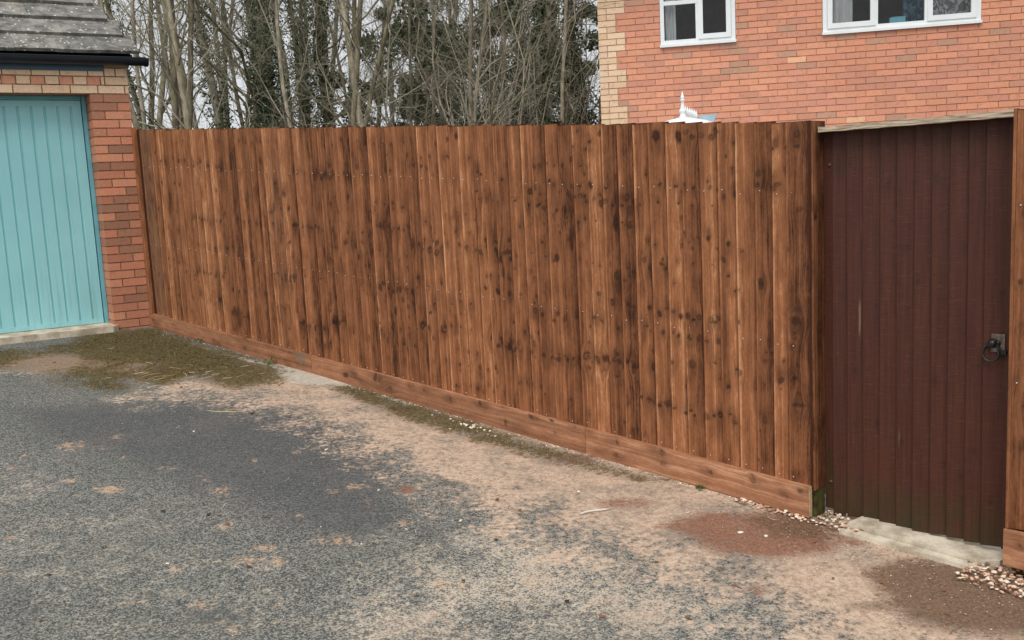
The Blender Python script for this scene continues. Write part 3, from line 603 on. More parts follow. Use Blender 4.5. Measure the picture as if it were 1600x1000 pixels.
# header board over the gate
hb = MB()
nseg = 40
for i in range(nseg):
    a = 6.556+(7.62-6.556)*i/nseg; b = 6.556+(7.62-6.556)*(i+1)/nseg
    zz = lambda s: CZ+.1995+.006*(s-6.55)+.0015*sin(s*31)+.001*sin(s*77)
    za, zb_ = zz(a), zz(b); lo = lambda s: CZ+.1795+.001*sin(s*45)-.002
    of = -.030; A_, B_, C_, D_ = FP(a, of, lo(a)), FP(b, of, lo(b)), FP(b, of, zb_), FP(a, of, za); bk = -FNv*.115
    hb.add([A_, B_, C_, D_, A_+bk, B_+bk, C_+bk, D_+bk], [(0, 1, 2, 3), (3, 2, 6, 7), (0, 4, 5, 1), (4, 7, 6, 5)]+([(0, 3, 7, 4)] if i == 0 else [])+([(1, 5, 6, 2)] if i == nseg-1 else []))
hdr = hb.build('header_board', M_HEAD); tag(hdr, 'pale weathered timber board laid across the top of the dark gate', 'board')
# threshold slab
slab = MB()
p = [(6.712, .02), (6.73, -.10), (6.83, -.21), (7.36, -.215), (7.345, -.03), (7.295, .012)]
pv = [V3(FA+a*FD+b*FN, 0) for a, b in p]
top = [q+Z*(gz(q[0], q[1])+.037) for q in pv]; bot = [q+Z*(gz(q[0], q[1])-.06) for q in pv]; n_ = len(p)
slab.add(top+bot, [tuple(range(n_))[::-1], tuple(range(n_, 2*n_))]+[(i, (i+1) % n_, n_+(i+1) % n_, n_+i) for i in range(n_)])
tag(slab.build('threshold_slab', M_CONC), 'pale concrete slab laid on the ground under the dark gate', 'slab')
slab = MB()
p = [(6.70, .08), (6.712, .026), (7.297, .020), (7.30, .062), (7.0, .075)]
pv = [V3(FA+a*FD+b*FN, 0) for a, b in p]; top = [q+Z*(gz(q[0], q[1])+.020) for q in pv]; bot = [q+Z*(gz(q[0], q[1])-.06) for q in pv]; n_ = len(p)
slab.add(top+bot, [tuple(range(n_))[::-1], tuple(range(n_, 2*n_))]+[(i, (i+1) % n_, n_+(i+1) % n_, n_+i) for i in range(n_)])
tag(slab.build('kerb_edging', M_CONC), 'narrow rough concrete edging strip in front of the gate slab', 'edging')

# ================================================================== BRICKWORK
BR = [srgb(219, 152, 123), srgb(221, 155, 125), srgb(217, 149, 121), srgb(212, 148, 123), srgb(208, 145, 121), srgb(219, 152, 121), srgb(215, 150, 124), srgb(205, 145, 121)]
BRG = [srgb(198, 130, 102), srgb(206, 138, 108), srgb(186, 124, 98), srgb(168, 118, 94), srgb(192, 130, 102), srgb(160, 116, 94), srgb(208, 142, 112)]
BUFF = [srgb(228, 196, 164), srgb(224, 192, 158), srgb(232, 202, 170), srgb(220, 188, 154)]
rb = random.Random(9)
def jit(c, k=.06): 
    f = 1+rb.uniform(-k, k); return tuple(min(.9, x*f*(1+rb.uniform(-.02, .02))) for x in c)
def brick(mb, PF, s, w, z, depth=.09, front=0, col=None, h=.065, U=None, N=None):
    e = .001*rb.random()
    mb.box(PF(s, front+e-depth, z), U*w, N*depth, Z*h, 0, col)
# ---- garage
gar = empty('garage', GP(-1.2, -2.5, -2.15), 'brick garage with a teal ribbed door and grey tiled roof', 'garage')
DW = 2.26                                    # door opening
SIDE = np.array([-.24, -1.0])                # how the side wall runs back (along, out)
mb = MB()
def coursez(k): return -.075*(k+1)+.005      # bottom of course k below the band
NC = 30
for side in (0, 1):
    for k in range(NC):
        z = coursez(k)
        pat = [(.0, .1025), (.1125, .215)] if k % 2 == 0 else [(.0, .215), (.225, .1025)]
        rev = (.1025, .0) if k % 2 == 0 else (0, 0)
        for (a, w) in pat:
            c = jit(rb.choice(BRG))
            if side == 0: mb.box(GP(a-.012, -.2, z), GDv*w, (GNv+.06*GDv)*(.2+.001*rb.random()), Z*.065, 0, c)
            else: mb.box(GP(-DW-a-w, -.20, z), GDv*w, GNv*(.20+.001*rb.random()), Z*.065, 0, c)
    if side == 0: mb.box(GP(.004-.0145, -.235, -2.25), GDv*.321, (GNv+.06*GDv)*.226, Z*2.249, 1)
    else: mb.box(GP(-DW-.330, -.235, -2.25), GDv*.326, GNv*.226, Z*2.249, 1)
# band over the door: stretchers, dentils, stretchers
x0 = -DW-.335
def band(z, w, cols, front, h=.065, s_from=x0, s_to=.328, ph=0.0):
    s = s_from-ph
    k = 0
    while s < s_to-.01:
        a = max(s, s_from); b = min(s+w, s_to)
        if b-a > .015: mb.box(GP(a, -.19, z), GDv*(b-a), GNv*(.19+front[k % len(front)]+.001*rb.random()), Z*h, 0, jit(cols[k % len(cols)], .04))
        s += w+.010; k += 1
band(.005, .215, [BUFF[0], BUFF[1], BUFF[2]], [0.0], ph=.03)
band(.080, .1025, [BUFF[0], srgb(222, 160, 128)], [.004, -.012], s_to=.128, ph=.0)
band(.080, .190, [BUFF[1]], [.004], s_from=.138)
band(.155, .215, [BUFF[2], BUFF[0]], [0.0], h=.06, s_to=.128, ph=.1)
band(.155, .085, [BUFF[1], BUFF[0]], [0.003], s_from=.138)
band(.230, .19, [srgb(190, 162, 130)], [0.003], h=.03, s_from=.138)
mb.box(GP(x0+.002, -.205, .001), GDv*(.318-x0-.004), GNv*.190, Z*.262, 1)
# right and left side walls running back, rear wall
def slabw(a, b, z0, z1, th=.1):
    A_, B_ = GP(a[0], a[1], z0), GP(b[0], b[1], z0); d = (B_-A_); nn = np.cross(d/np.linalg.norm(d), Z)*th; mb.box(A_, d, nn, Z*(z1-z0), 2)
LG = 5.2
slabw((.19, -.26), (.19+SIDE[0]*LG, -.26-LG), -2.3, .25, .1); slabw((x0+.1, -.26), (x0+.1+SIDE[0]*LG, -.26-LG), -2.3, .25, -.1)
slabw((.2+SIDE[0]*LG, -.14-LG), (x0+.2+SIDE[0]*LG, -.14-LG), -2.3, .25, .1)
m = NT('plain_brickwork', .9, .1); g = m.obj()
bt = m.n.new('ShaderNodeTexBrick'); mp = m.n.new('ShaderNodeMapping'); m.L(g, mp.inputs[0]); mp.inputs['Rotation'].default_value = (pi/2, 0, 0); m.L(mp.outputs[0], bt.inputs[0])
bt.inputs['Color1'].default_value = (*srgb(200, 124, 98), 1); bt.inputs['Color2'].default_value = (*srgb(170, 104, 84), 1); bt.inputs['Mortar'].default_value = (*srgb(170, 150, 130), 1)
bt.inputs['Scale'].default_value = 1; bt.inputs['Brick Width'].default_value = .225; bt.inputs['Row Height'].default_value = .075; bt.inputs['Mortar Size'].default_value = .006
M_PLAINB = m.col(bt.outputs[0])
mb.build('wall', [M_BRICK, M_MORTAR, M_PLAINB], gar)
# fascia, soffit, gutter
mb = MB(); mb.box(GP(x0-.1, -.02, .196), GDv*(.134-x0+.1), GNv*.034, Z*.085); mb.box(GP(x0-.1, .0145, .262), GDv*(.134-x0+.1), GNv*.03, Z*.018)
mb.build('fascia', M_FASCIA, gar)
mb = MB(); n = 12; prof = [(.085+.058*cos(a), .300-.062*sin(a)) for a in np.linspace(0, pi, n)]; inner = [(.085+.053*cos(a), .300-.056*sin(a)) for a in np.linspace(pi, 0, n)]
pr = [(.150, .306), (.150, .300)]+prof+[(.022, .300), (.022, .306)]+inner
aL, aR = x0-.15, .478
A_ = [GP(aL, o, z+.004) for o, z in pr]; B_ = [GP(aR, o, z) for o, z in pr]; k = len(pr)
mb.add(A_+B_, [(i, (i+1) % k, k+(i+1) % k, k+i) for i in range(k)])
for s_, t_ in ((aR-.012, .004), (aR+.0, .003), (-.9, .003)):
    c_ = [GP(s_, .085+.0645*cos(a), .300-.068*sin(a)) for a in np.linspace(0, pi, n)]+[GP(s_+.02, .085+.0645*cos(a), .300-.068*sin(a)) for a in np.linspace(0, pi, n)]
    mb.add(c_, [(i, i+1, n+i+1, n+i) for i in range(n-1)])
mb.add([GP(aR, .085+.058*cos(a), .300-.062*sin(a)) for a in np.linspace(0, pi, n)], [tuple(range(n))])
mb.build('gutter', M_GUTTER, gar)
# roof: courses of flat grey tiles with thick shadowed tails
PT = radians(35); UPv = GNv*-cos(PT)+Z*sin(PT); NOv = GNv*sin(PT)+Z*cos(PT)
mb = MB(); GAUGE = .315
for r in range(13):
    base = GP(0, .115-r*GAUGE*cos(PT), .326+r*GAUGE*sin(PT))
    send = .425-.070*r; s = send-(0.0 if r % 2 else .165)
    s_right = send; start = x0-.25+(-.0)*r
    xs = [s_right]; w = .165 if r % 2 else .33
    while xs[-1] > start: xs.append(xs[-1]-(w if len(xs) == 1 else .33))
    for a, b in zip(xs[1:], xs[:-1]):
        j = rb.uniform(-.0025, .0025); gcol = rb.uniform(.9, 1.08)
        mb.box(base+GDv*(a+.001)+NOv*(.010+j), GDv*(b-a-.002), UPv*(GAUGE+.05)-NOv*.034, NOv*.030, 0, (gcol, gcol, gcol))
mb.add([GP(x0-.25, .10, .305), GP(.38, .10, .305), GP(.38-.07*12.5, .10-12.6*GAUGE*cos(PT), .305+12.6*GAUGE*sin(PT)), GP(x0-.25, .10-12.6*GAUGE*cos(PT), .305+12.6*GAUGE*sin(PT))], [(0, 1, 2, 3)], 1)
rt = 12.9*GAUGE
mb.add([GP(x0-.25, .10-rt*cos(PT), .32+rt*sin(PT)), GP(.38-.9, .10-rt*cos(PT), .32+rt*sin(PT)), GP(.38-1.8, .10-2*rt*cos(PT), .30), GP(x0-1.0, .10-2*rt*cos(PT), .30)], [(0, 1, 2, 3)], 0)
mb.build('roof', [M_TILE, M_BLACK], gar)
# door
dr = MB(); zt, zb_ = -.092, -2.012; of = -.20
so_ = -.105; 
gro = [-.138-.1072*i for i in range(20)]
left_end = gro[-1]-.05
bounds = [-.087]
prof = [(-.072, 0)]
for gx in gro: prof += [(gx+.010, 0), (gx+.003, -.013), (gx-.006, -.013), (gx-.013, 0)]
prof += [(left_end, 0)]
V = []; 
for (a, o) in prof: V += [GP(a, of+o, zb_), GP(a, of+o, zt)]
dr.add(V, [(2*i, 2*i+1, 2*i+3, 2*i+2) for i in range(len(prof)-1)])
panel_right = -.056
dr.box(GP(left_end-.02, of-.02, zt), GDv*(panel_right-left_end+.02), GNv*.024, Z*.052)
dr.box(GP(left_end-.02, of-.02, zb_-.04), GDv*(panel_right-left_end+.02), GNv*.024, Z*.042)
dr.box(GP(-.0715, of-.02, zb_+.0025), GDv*(panel_right+.0715), GNv*.022, Z*(zt-zb_-.003))
dr.box(GP(left_end-.02, of-.02, zb_+.0025), GDv*.02, GNv*.022, Z*(zt-zb_-.003))
door = dr.build('garage_door', M_TEAL, gar)
mb = MB(); mb.box(GP(-.048, -.27, -2.10), GDv*.034, GNv*.09, Z*2.098); mb.box(GP(-DW+.001, -.27, -2.10), GDv*.05, GNv*.09, Z*2.098); mb.box(GP(-DW+.052, -.27, -.036), GDv*(DW-.105), GNv*.09, Z*.034)
mb.build('door_frame', M_TEALF, gar)
mb = MB(); mb.box(GP(-DW-.3, -.36, -2.12), GDv*(DW+.6), GNv*.06, Z*2.2); mb.build('dark_backing', M_BLACK, gar)
mb = MB(); mb.box(GP(-1.15, of+.002, -1.05), GDv*.03, GNv*.04, Z*.10); mb.build('door_handle', M_BLACK, door)
# concrete apron under the door
ap = MB(); A_ = [(-DW-.02, -.28), (-.01, -.28), (.02, -.02), (.03, .02), (-.02, .055), (-.9, .055), (-DW-.05, .05)]
top = [GP(a, o, -2.056+(-.035*(o+.2))) for a, o in A_]; top = [np.array([q[0], q[1], max(q[2], gz(q[0], q[1])+.02)]) for q in top]; bot = [q-Z*.2 for q in top]; n_ = len(A_)
ap.add(top+bot, [tuple(range(n_)), tuple(range(n_, 2*n_))[::-1]]+[(i, n_+i, n_+(i+1) % n_, (i+1) % n_) for i in range(n_)])
tag(ap.build('concrete_apron', M_CONC), kind='structure', label='pale concrete apron strip under the teal garage door')

# ---- house
house = empty('house', HP(1.5, -3, -5.0), 'red brick house with buff corner quoins and white framed windows', 'house')
mb = MB(); SC = -2.667; SRT = 7.0; K0, K1 = -58, 18           # courses around the window sill line
WIN = [(-1.907, -1.0), (.003, 1.757), (3.3, 5.0)]; WH = 16     # each 16 courses tall
for k in range(K0, K1):
    z = .075*k+.005; blk = math.floor(k/3) % 2
    qw = .3275 if blk == 0 else .215
    # quoin bricks
    pats = {0: [[.1025, .215], [.215, .1025]], 1: [[.215], [.1025, .1025]]}[blk]
    pt = pats[k % 2]; s = SC
    for w in pt: brick(mb, HP, s, w, z, col=jit(rb.choice(BUFF), .04), U=HDv, N=HNv); s += w+.01
    s0 = SC+qw+.01; ph = (.1125 if k % 2 else 0)+.05; s = math.floor((s0-ph)/.225)*.225+ph
    while s < SRT:
        a, b = max(s, s0), min(s+.215, SRT); s += .225
        if b-a < .02: continue
        segs = [(a, b)]
        if 0 <= k < WH:
            for (wa, wb) in WIN:
                ns = []
                for (p_, q_) in segs:
                    if q_ <= wa or p_ >= wb: ns.append((p_, q_)); continue
                    if p_ < wa-.02: ns.append((p_, wa))
                    if q_ > wb+.02: ns.append((wb, q_))
                segs = ns
        for (p_, q_) in segs:
            c = rb.choice(BR)
            if rb.random() < .05: c = srgb(192, 148, 124)
            if rb.random() < .01: c = srgb(232, 178, 142)
            brick(mb, HP, p_, q_-p_, z, col=jit(c), U=HDv, N=HNv)
def mort(a, b, z0, z1): mb.box(HP(a, -.16, z0), HDv*(b-a), HNv*.1525, Z*(z1-z0), 1)
zlo, zhi = K0*.075, K1*.075-.002
mort(SC+.004, SRT, zlo, 0); mort(SC+.004, SRT, WH*.075, zhi)
xs = [SC+.004]+[v for w in WIN for v in w]+[SRT]
for a, b in zip(xs[::2], xs[1::2]): mort(a, b, 0.001, WH*.075-.001)
# other walls, inner floor/ceiling keep the rooms dark
mb.box(HP(SC+.01, -.17, zlo), HDv*.1, -HNv*7, Z*(zhi-zlo), 2); mb.box(HP(SRT-.1, -.17, zlo), HDv*.1, -HNv*7, Z*(zhi-zlo), 2); mb.box(HP(SC+.01, -7.1, zlo), HDv*(SRT-SC), -HNv*.1, Z*(zhi-zlo), 2)
mb.box(HP(SC+.12, -.18, -.9), HDv*(SRT-SC-.24), -HNv*6.8, Z*.1, 3); mb.box(HP(SC+.12, -.18, zhi-.1), HDv*(SRT-SC-.24), -HNv*6.8, Z*.08, 3)
mb.box(HP(SC+.12, -1.6, -.78), HDv*(SRT-SC-.24), -HNv*.06, Z*(zhi+.6), 3)
mb.build('wall', [M_BRICK, M_MORTAR_L, M_PLAINB, M_ROOM], house)
mb = MB()
hr = zhi; E_ = [(SC-.2, .35), (SRT+.2, .35), (SRT+.2, -3.6), (SC-.2, -3.6), (SC-.2, -7.5), (SRT+.2, -7.5)]
q = [HP(a, b, hr+(0 if i in (0, 1, 4, 5) else 2.2)) for i, (a, b) in enumerate(E_)]
mb.add(q, [(0, 1, 2, 3), (3, 2, 5, 4)]); mb.add([q[0], q[3], q[4]], [(0, 1, 2)], 1); mb.add([q[1], q[5], q[2]], [(0, 1, 2)], 1)
mb.build('roof', [M_TILE, M_PLAINB], house)
mb = MB(); mb.box(HP(SC-.2, .30, hr-.02), HDv*(SRT-SC+.4), HNv*.02, Z*-.16); mb.build('fascia', M_UPVC, house)
def ring(mb, a, b, z0, z1, w, o, d):   # rectangular frame of four bars butted end to end
    mb.box(HP(a, o, z0), HDv*(b-a), HNv*d, Z*w); mb.box(HP(a, o, z1-w), HDv*(b-a), HNv*d, Z*w)
    mb.box(HP(a, o, z0+w), HDv*w, HNv*d, Z*(z1-z0-2*w)); mb.box(HP(b-w, o, z0+w), HDv*w, HNv*d, Z*(z1-z0-2*w))
H_ = WH*.075
def pane(mb, a, b, z0, z1, o): mb.box(HP(a, o, z0), HDv*(b-a), HNv*.006, Z*(z1-z0))
def curtain(a, b, z0, z1, o, fold, mat, parent):
    n = max(8, int((b-a)/.008)); V = []; 
    for i in range(n+1):
        s = a+(b-a)*i/n; d = o+.018*sin(i/n*2*pi*fold)+.006*sin(i/n*2*pi*fold*2.3+1)
        V += [HP(s, d, z0), HP(s, d, z1)]
    m_ = MB(); m_.add(V, [(2*i, 2*i+2, 2*i+3, 2*i+1) for i in range(n)], smooth=True)
    V2 = [v-HNv*.004 for v in V]; m_.add(V2, [(2*i, 2*i+1, 2*i+3, 2*i+2) for i in range(n)], smooth=True)
    return m_.build('curtain', mat, parent)
def window(a, b, lights, name='window', label=None):
    """lights: list of (a, b, kind) kind: fixed / sash / top"""
    mb = MB(); ring(mb, a+.004, b-.004, .03, H_-.004, .048, -.055, .065)
    for (p_, q_, kd) in lights[:-1]:
        mb.box(HP(q_-.026, -.055, .078), HDv*.052, HNv*.062, Z*(H_-.082-.048))
    w = mb.build(name, M_UPVC, house)
    if label: w['label'] = label
    sb = MB(); sb.box(HP(a-.004, -.05, -.002), HDv*(b-a+.008), HNv*.085, Z*.0315); sb.build('sill', M_UPVC, w)
    for (p_, q_, kd) in lights:
        z0, z1 = .078, H_-.052
        if kd == 'sash':
            s_ = MB(); ring(s_, p_+.003, q_-.003, z0-.012, z1, .058, -.02, .044); s_.build('sash', M_UPVC, w); g_ = (p_+.058, q_-.058, z0+.044, z1-.055)
            gg = MB(); pane(gg, g_[0], g_[1], g_[2], g_[3], -.01); gg.build('pane', M_GLASS, w)
        elif kd == 'top':
            s_ = MB(); s_.box(HP(p_, -.045, .495), HDv*(q_-p_), HNv*.058, Z*.048); s_.build('transom', M_UPVC, w)
            gg = MB(); pane(gg, p_, q_, z0, .495, -.015); gg.build('pane', M_GLASS, w); gg = MB(); pane(gg, p_, q_, .543, z1, -.015); gg.build('pane', M_GLASS, w)
        else:
            gg = MB(); pane(gg, p_, q_, z0, z1, -.015); gg.build('pane', M_GLASS, w)
    return w
a, b = WIN[0]
w1 = window(a, b, [(a+.052, a+.458, 'top'), (a+.458, b-.052, 'sash')], label='two light white window beside the buff quoins')
curtain(a+.06, a+.19, .05, H_-.05, -.13, 2, M_CURTAIN, w1)
a, b = WIN[1]
w2 = window(a, b, [(a+.052, a+.60, 'sash'), (a+.60, a+1.165, 'fixed'), (a+1.165, b-.052, 'sash')], label='wide three light white window on the right')
curtain(a+.06, a+.36, .03, H_-.05, -.14, 4, M_CURTAIN, w2); curtain(a+.93, a+1.24, .03, H_-.05, -.16, 3, M_BLUEC, w2); curtain(a+1.245, b-.06, .03, H_-.05, -.15, 3, M_PATT, w2)
a, b = WIN[2]
window(a, b, [(a+.052, a+.60, 'sash'), (a+.60, a+1.1, 'fixed'), (a+1.1, b-.052, 'sash')])
mb = MB(); mb.box(HP(-1.9, -.30, .0), HDv*.9, HNv*.22, Z*.05); mb.build('window_board', M_UPVC, w1); mb = MB(); mb.box(HP(.01, -.30, .0), HDv*1.73, HNv*.22, Z*.05); mb.build('window_board', M_UPVC, w2)
mb = MB(); mb.box(HP(.775, -.14, .052), HDv*.175, HNv*.05, Z*.098); mb.box(HP(.80, -.139, .151), HDv*.15, HNv*.048, Z*.008)
tag(mb.build('carton', M_BOX), 'small light blue box standing on the inner sill of the wide window', 'box')
mb = MB(); mb.box(HP(-1.74, -.14, .052), HDv*.17, HNv*.07, Z*.028)
tag(mb.build('notepad', M_UPVC), 'small white flat object on the inner sill of the two light window', 'notepad')

# ---- conservatory behind the fence
CD = np.array([sin(radians(19)), cos(radians(19)), 0]); CP = np.array([CD[1], -CD[0], 0])
c0 = np.array([1.633, 8.85, CZ+.545])
con = empty('conservatory', c0-np.array([0, 0, 2.3]), 'white conservatory roof tip with a finial and spiked cresting behind the fence', 'conservatory')
M_POLY = mat_simple('conservatory_roof_glazing', (.55, .62, .66), .2, .5, .1)
mb = MB()
prf = [(0, .034), (.02, .034), (.028, .026), (.05, .028), (.062, .036), (.078, .032), (.092, .020), (.10, .022), (.112, .016), (.15, .014), (.158, .022), (.166, .022), (.172, .013), (.182, .020), (.192, .018), (.205, .011), (.222, .007), (.238, .003)]
mb.tube([c0+Z*h for h, _ in prf], [r*.95 for _, r in prf], 14); mb.build('finial', M_UPVC, con)
mb = MB()
for i in range(8):
    p_ = c0+CD*(.075+.115*i); hgt = .105
    mb.box(p_-CD*.05-CP*.004, CD*.108, CP*.008, Z*.055)
    mb.tube([p_+Z*.055, p_+Z*.075, p_+Z*.09, p_+Z*.125], [.012, .016, .009, .001], 6)
mb.build('cresting', M_UPVC, con)
mb = MB()
ns = 14
for i in range(3): pass
ecap = []
for (L0, rr, zz) in ((-.12, .0, 0), ):
    pass
rows_ = [(0, .012), (.05, .006), (.13, -.010), (.20, -.026), (.26, -.046), (.275, -.09)]
V = []; 
for rr, dz in rows_:
    for j in range(25):
        a = pi*j/24+pi/2
        V.append(c0+(-CD*0)+(np.cos(a)*CD*rr*.9+np.sin(a)*CP*rr)+Z*dz)
mb.add(V, [(i*25+j, i*25+j+1, (i+1)*25+j+1, (i+1)*25+j) for i in range(len(rows_)-1) for j in range(24)], smooth=True)
for sgn in (1, -1):
    V = []
    for rr, dz in rows_:
        V += [c0+CP*rr*sgn+Z*dz, c0+CP*rr*sgn+Z*dz+CD*1.0]
    mb.add(V, [(2*i, 2*i+1, 2*i+3, 2*i+2) for i in range(len(rows_)-1)], smooth=True)
mb.build('ridge_cap', M_UPVC, con)
# glazed roof slopes, walls
mb = MB()
R0 = c0-Z*.105; R1 = R0+CD*3.2; w_ = 1.5; dz = -.62
e = [R0-CD*1.3+CP*w_+Z*dz, R0-CD*1.3-CP*w_+Z*dz, R1+CP*w_+Z*dz, R1-CP*w_+Z*dz]
mb.add([R0, R1, e[0], e[1], e[2], e[3]], [(0, 2, 4, 1), (0, 1, 5, 3), (0, 3, 2)])
mb.build('roof_glazing', M_POLY, con)
mb = MB()
for p_ in (e[0], e[1], (e[0]+e[1])/2): mb.tube([R0+Z*.012, p_+Z*.012], .02, 6)
mb.build('glazing_bar', M_UPVC, con)
mb = MB()
for a_, b_ in ((e[0], e[1]), (e[1], e[3]), (e[2], e[0])):
    d = b_-a_; nn = np.cross(d/np.linalg.norm(d), Z)*.08; mb.box(np.array([a_[0], a_[1], .0]), d, nn, Z*(e[0][2]-.003), 0)
mb.build('wall', M_UPVC, con)
mb = MB(); t0 = c0+CD*.9+Z*.075
mb.add([t0+CP*.02-Z*.0, t0+CP*.20-Z*.0, t0+CP*.10-Z*.20, t0+CP*.02+CD*.03, t0+CP*.20+CD*.03, t0+CP*.10-Z*.2+CD*.03], [(0, 2, 1), (3, 4, 5), (0, 1, 4, 3), (1, 2, 5, 4), (2, 0, 3, 5)])
mb.build('flashing', mat_simple('grey_blue_flashing', srgb(150, 172, 182), .5, .4, .1), con)
mb = MB(); mb.box(t0+CP*.10-Z*.155, CP*.32, CD*.2, Z*.025); mb.build('box_gutter', M_UPVC, con)

# ================================================================== TREES
def azp(px, dist, py=150):
    w = ray(px, py); h = np.hypot(w[0], w[1]); return np.array([w[0], w[1]])/h*dist
def unit(v): return v/(np.linalg.norm(v)+1e-9)
def grow(mb, p, d, r, L, lvl, rng, maxl, col, kinky=.20, up=.12, dens=1.0, sides=(7, 5, 4, 3, 3), tips=None):
    n = {0: 12, 1: 8, 2: 6, 3: 4}.get(lvl, 3); pts = [p.copy()]; rad = [r]; dd = d.copy()
    for i in range(n):
        dd = unit(dd+rng.normal(0, kinky*(.22 if lvl == 0 else 1), 3)+np.array([0, 0, up*(0.2 if lvl == 0 else 1)]))
        pts.append(pts[-1]+dd*L/n); rad.append(r*(1-.8*(i+1)/n) if lvl else r*(1-.62*(i+1)/n))
    mb.tube(pts, rad, sides[min(lvl, 4)], 0 if lvl == 0 or r > .02 else 1, col, cap=False)
    if tips is not None: tips += pts[1:]
    if lvl >= maxl: return
    nch = {0: int(17*dens), 1: int(9*dens), 2: 8, 3: 3}[lvl]
    for c in range(nch):
        f = rng.uniform(.16 if lvl == 0 else .15, 1); j = min(int(f*n), n-1); q = pts[j]+(pts[j+1]-pts[j])*(f*n-j)
        ax = unit(pts[j+1]-pts[j]); pr = rng.normal(0, 1, 3); pr = unit(pr-ax*(pr@ax))
        sp = rng.uniform(.5, 1.25); nd = unit(ax*cos(sp)+pr*sin(sp))
        grow(mb, q, nd, max(.0018, min(rad[j]*.5, r*rng.uniform(.13, .36))), L*rng.uniform(.22, .5)*(1.15-.5*f), lvl+1, rng, maxl, col, kinky*1.25, up*.8, dens, sides, tips)
def leaves(mb, c, spread_n, size, rng, cols):
    n = len(c); a = rng.normal(0, 1, (n, 3)); a /= np.linalg.norm(a, axis=1)[:, None]; b = rng.normal(0, 1, (n, 3)); b -= a*(a*b).sum(1)[:, None]; b /= np.linalg.norm(b, axis=1)[:, None]
    sz = size*rng.uniform(.6, 1.3, (n, 1)); cols = np.array(cols); cc = cols[rng.randint(0, len(cols), n)]*rng.uniform(.6, 1.4, (n, 1))
    mb.quads(c, a*sz, b*sz, 0, cc)
IVY = [srgb(56, 76, 48), srgb(70, 90, 58), srgb(42, 60, 38), srgb(106, 120, 90)]
EVG = [srgb(70, 86, 58), srgb(84, 98, 68), srgb(54, 68, 46), srgb(104, 112, 82)]
def tree(px, dist, r, H, lean, label, ivy=0, pale=False, dens=1.0, seed=0, maxl=3, group=None, fork=False, cat='tree'):
    rng = np.random.RandomState(seed+100); xy = azp(px, dist); base = V3(xy, gz(*xy)-.1)
    t = empty('bare_tree' if not ivy else 'ivy_clad_tree', base, label, cat, group or 'trees behind the fence')
    side = np.array([cos(.0), 0, 0]); d = unit(np.array([lean, rng.uniform(-.04, .04), 1.0]))
    mb = MB(); tw = MB(); cv = rng.uniform(.8, 1.15); col = (cv, cv*rng.uniform(.95, 1.0), cv*rng.uniform(.88, .98))
    grow(mb, base, d, r, H, 0, rng, maxl, col, dens=dens)
    if fork:
        grow(mb, base+d*.9, unit(d+np.array([.16, .05, 0])), r*.8, H*.9, 0, rng, maxl, col, dens=dens*.8)
    # split: first tube is the trunk, the rest the crown
    nt = mb.v[0].shape[0]; nf = 12*7
    tr_ = MB(); tr_.v = [mb.v[0]]; tr_.c = [mb.c[0]]; tr_.f = mb.f[:nf]; tr_.m = [0]*nf; tr_.sm = mb.sm[:nf]; tr_.n = nt
    cr = MB(); cr.v = mb.v[1:]; cr.c = mb.c[1:]; cr.f = [tuple(i-nt for i in q) for q in mb.f[nf:]]; cr.m = mb.m[nf:]; cr.sm = mb.sm[nf:]; cr.n = mb.n-nt
    bm = M_BARKP if pale else M_BARK
    axis = mb.v[0].reshape(13, 7, 3).mean(1)
    tr_.build('trunk', bm, t); cr.build('crown', [bm, M_TWIGP if pale else M_TWIG], t)
    if ivy:
        n = int(9000*ivy); k = rng.uniform(0, .62, n)**1.0*12; j = np.minimum(k.astype(int), 11); c = axis[j]+(axis[j+1]-axis[j])*(k-j)[:, None]
        th = rng.uniform(0, 2*pi, n); rr = (r*1.0+np.abs(rng.normal(0, .12, n))*(1+.5*np.sin(k*3+seed)))*(1-.03*k)
        c = c+np.stack([np.cos(th)*rr, np.sin(th)*rr, rng.normal(0, .05, n)], 1)
        lm = MB(); leaves(lm, c, 0, .031, rng, IVY); lm.build('ivy', M_LEAF, t)
    return t
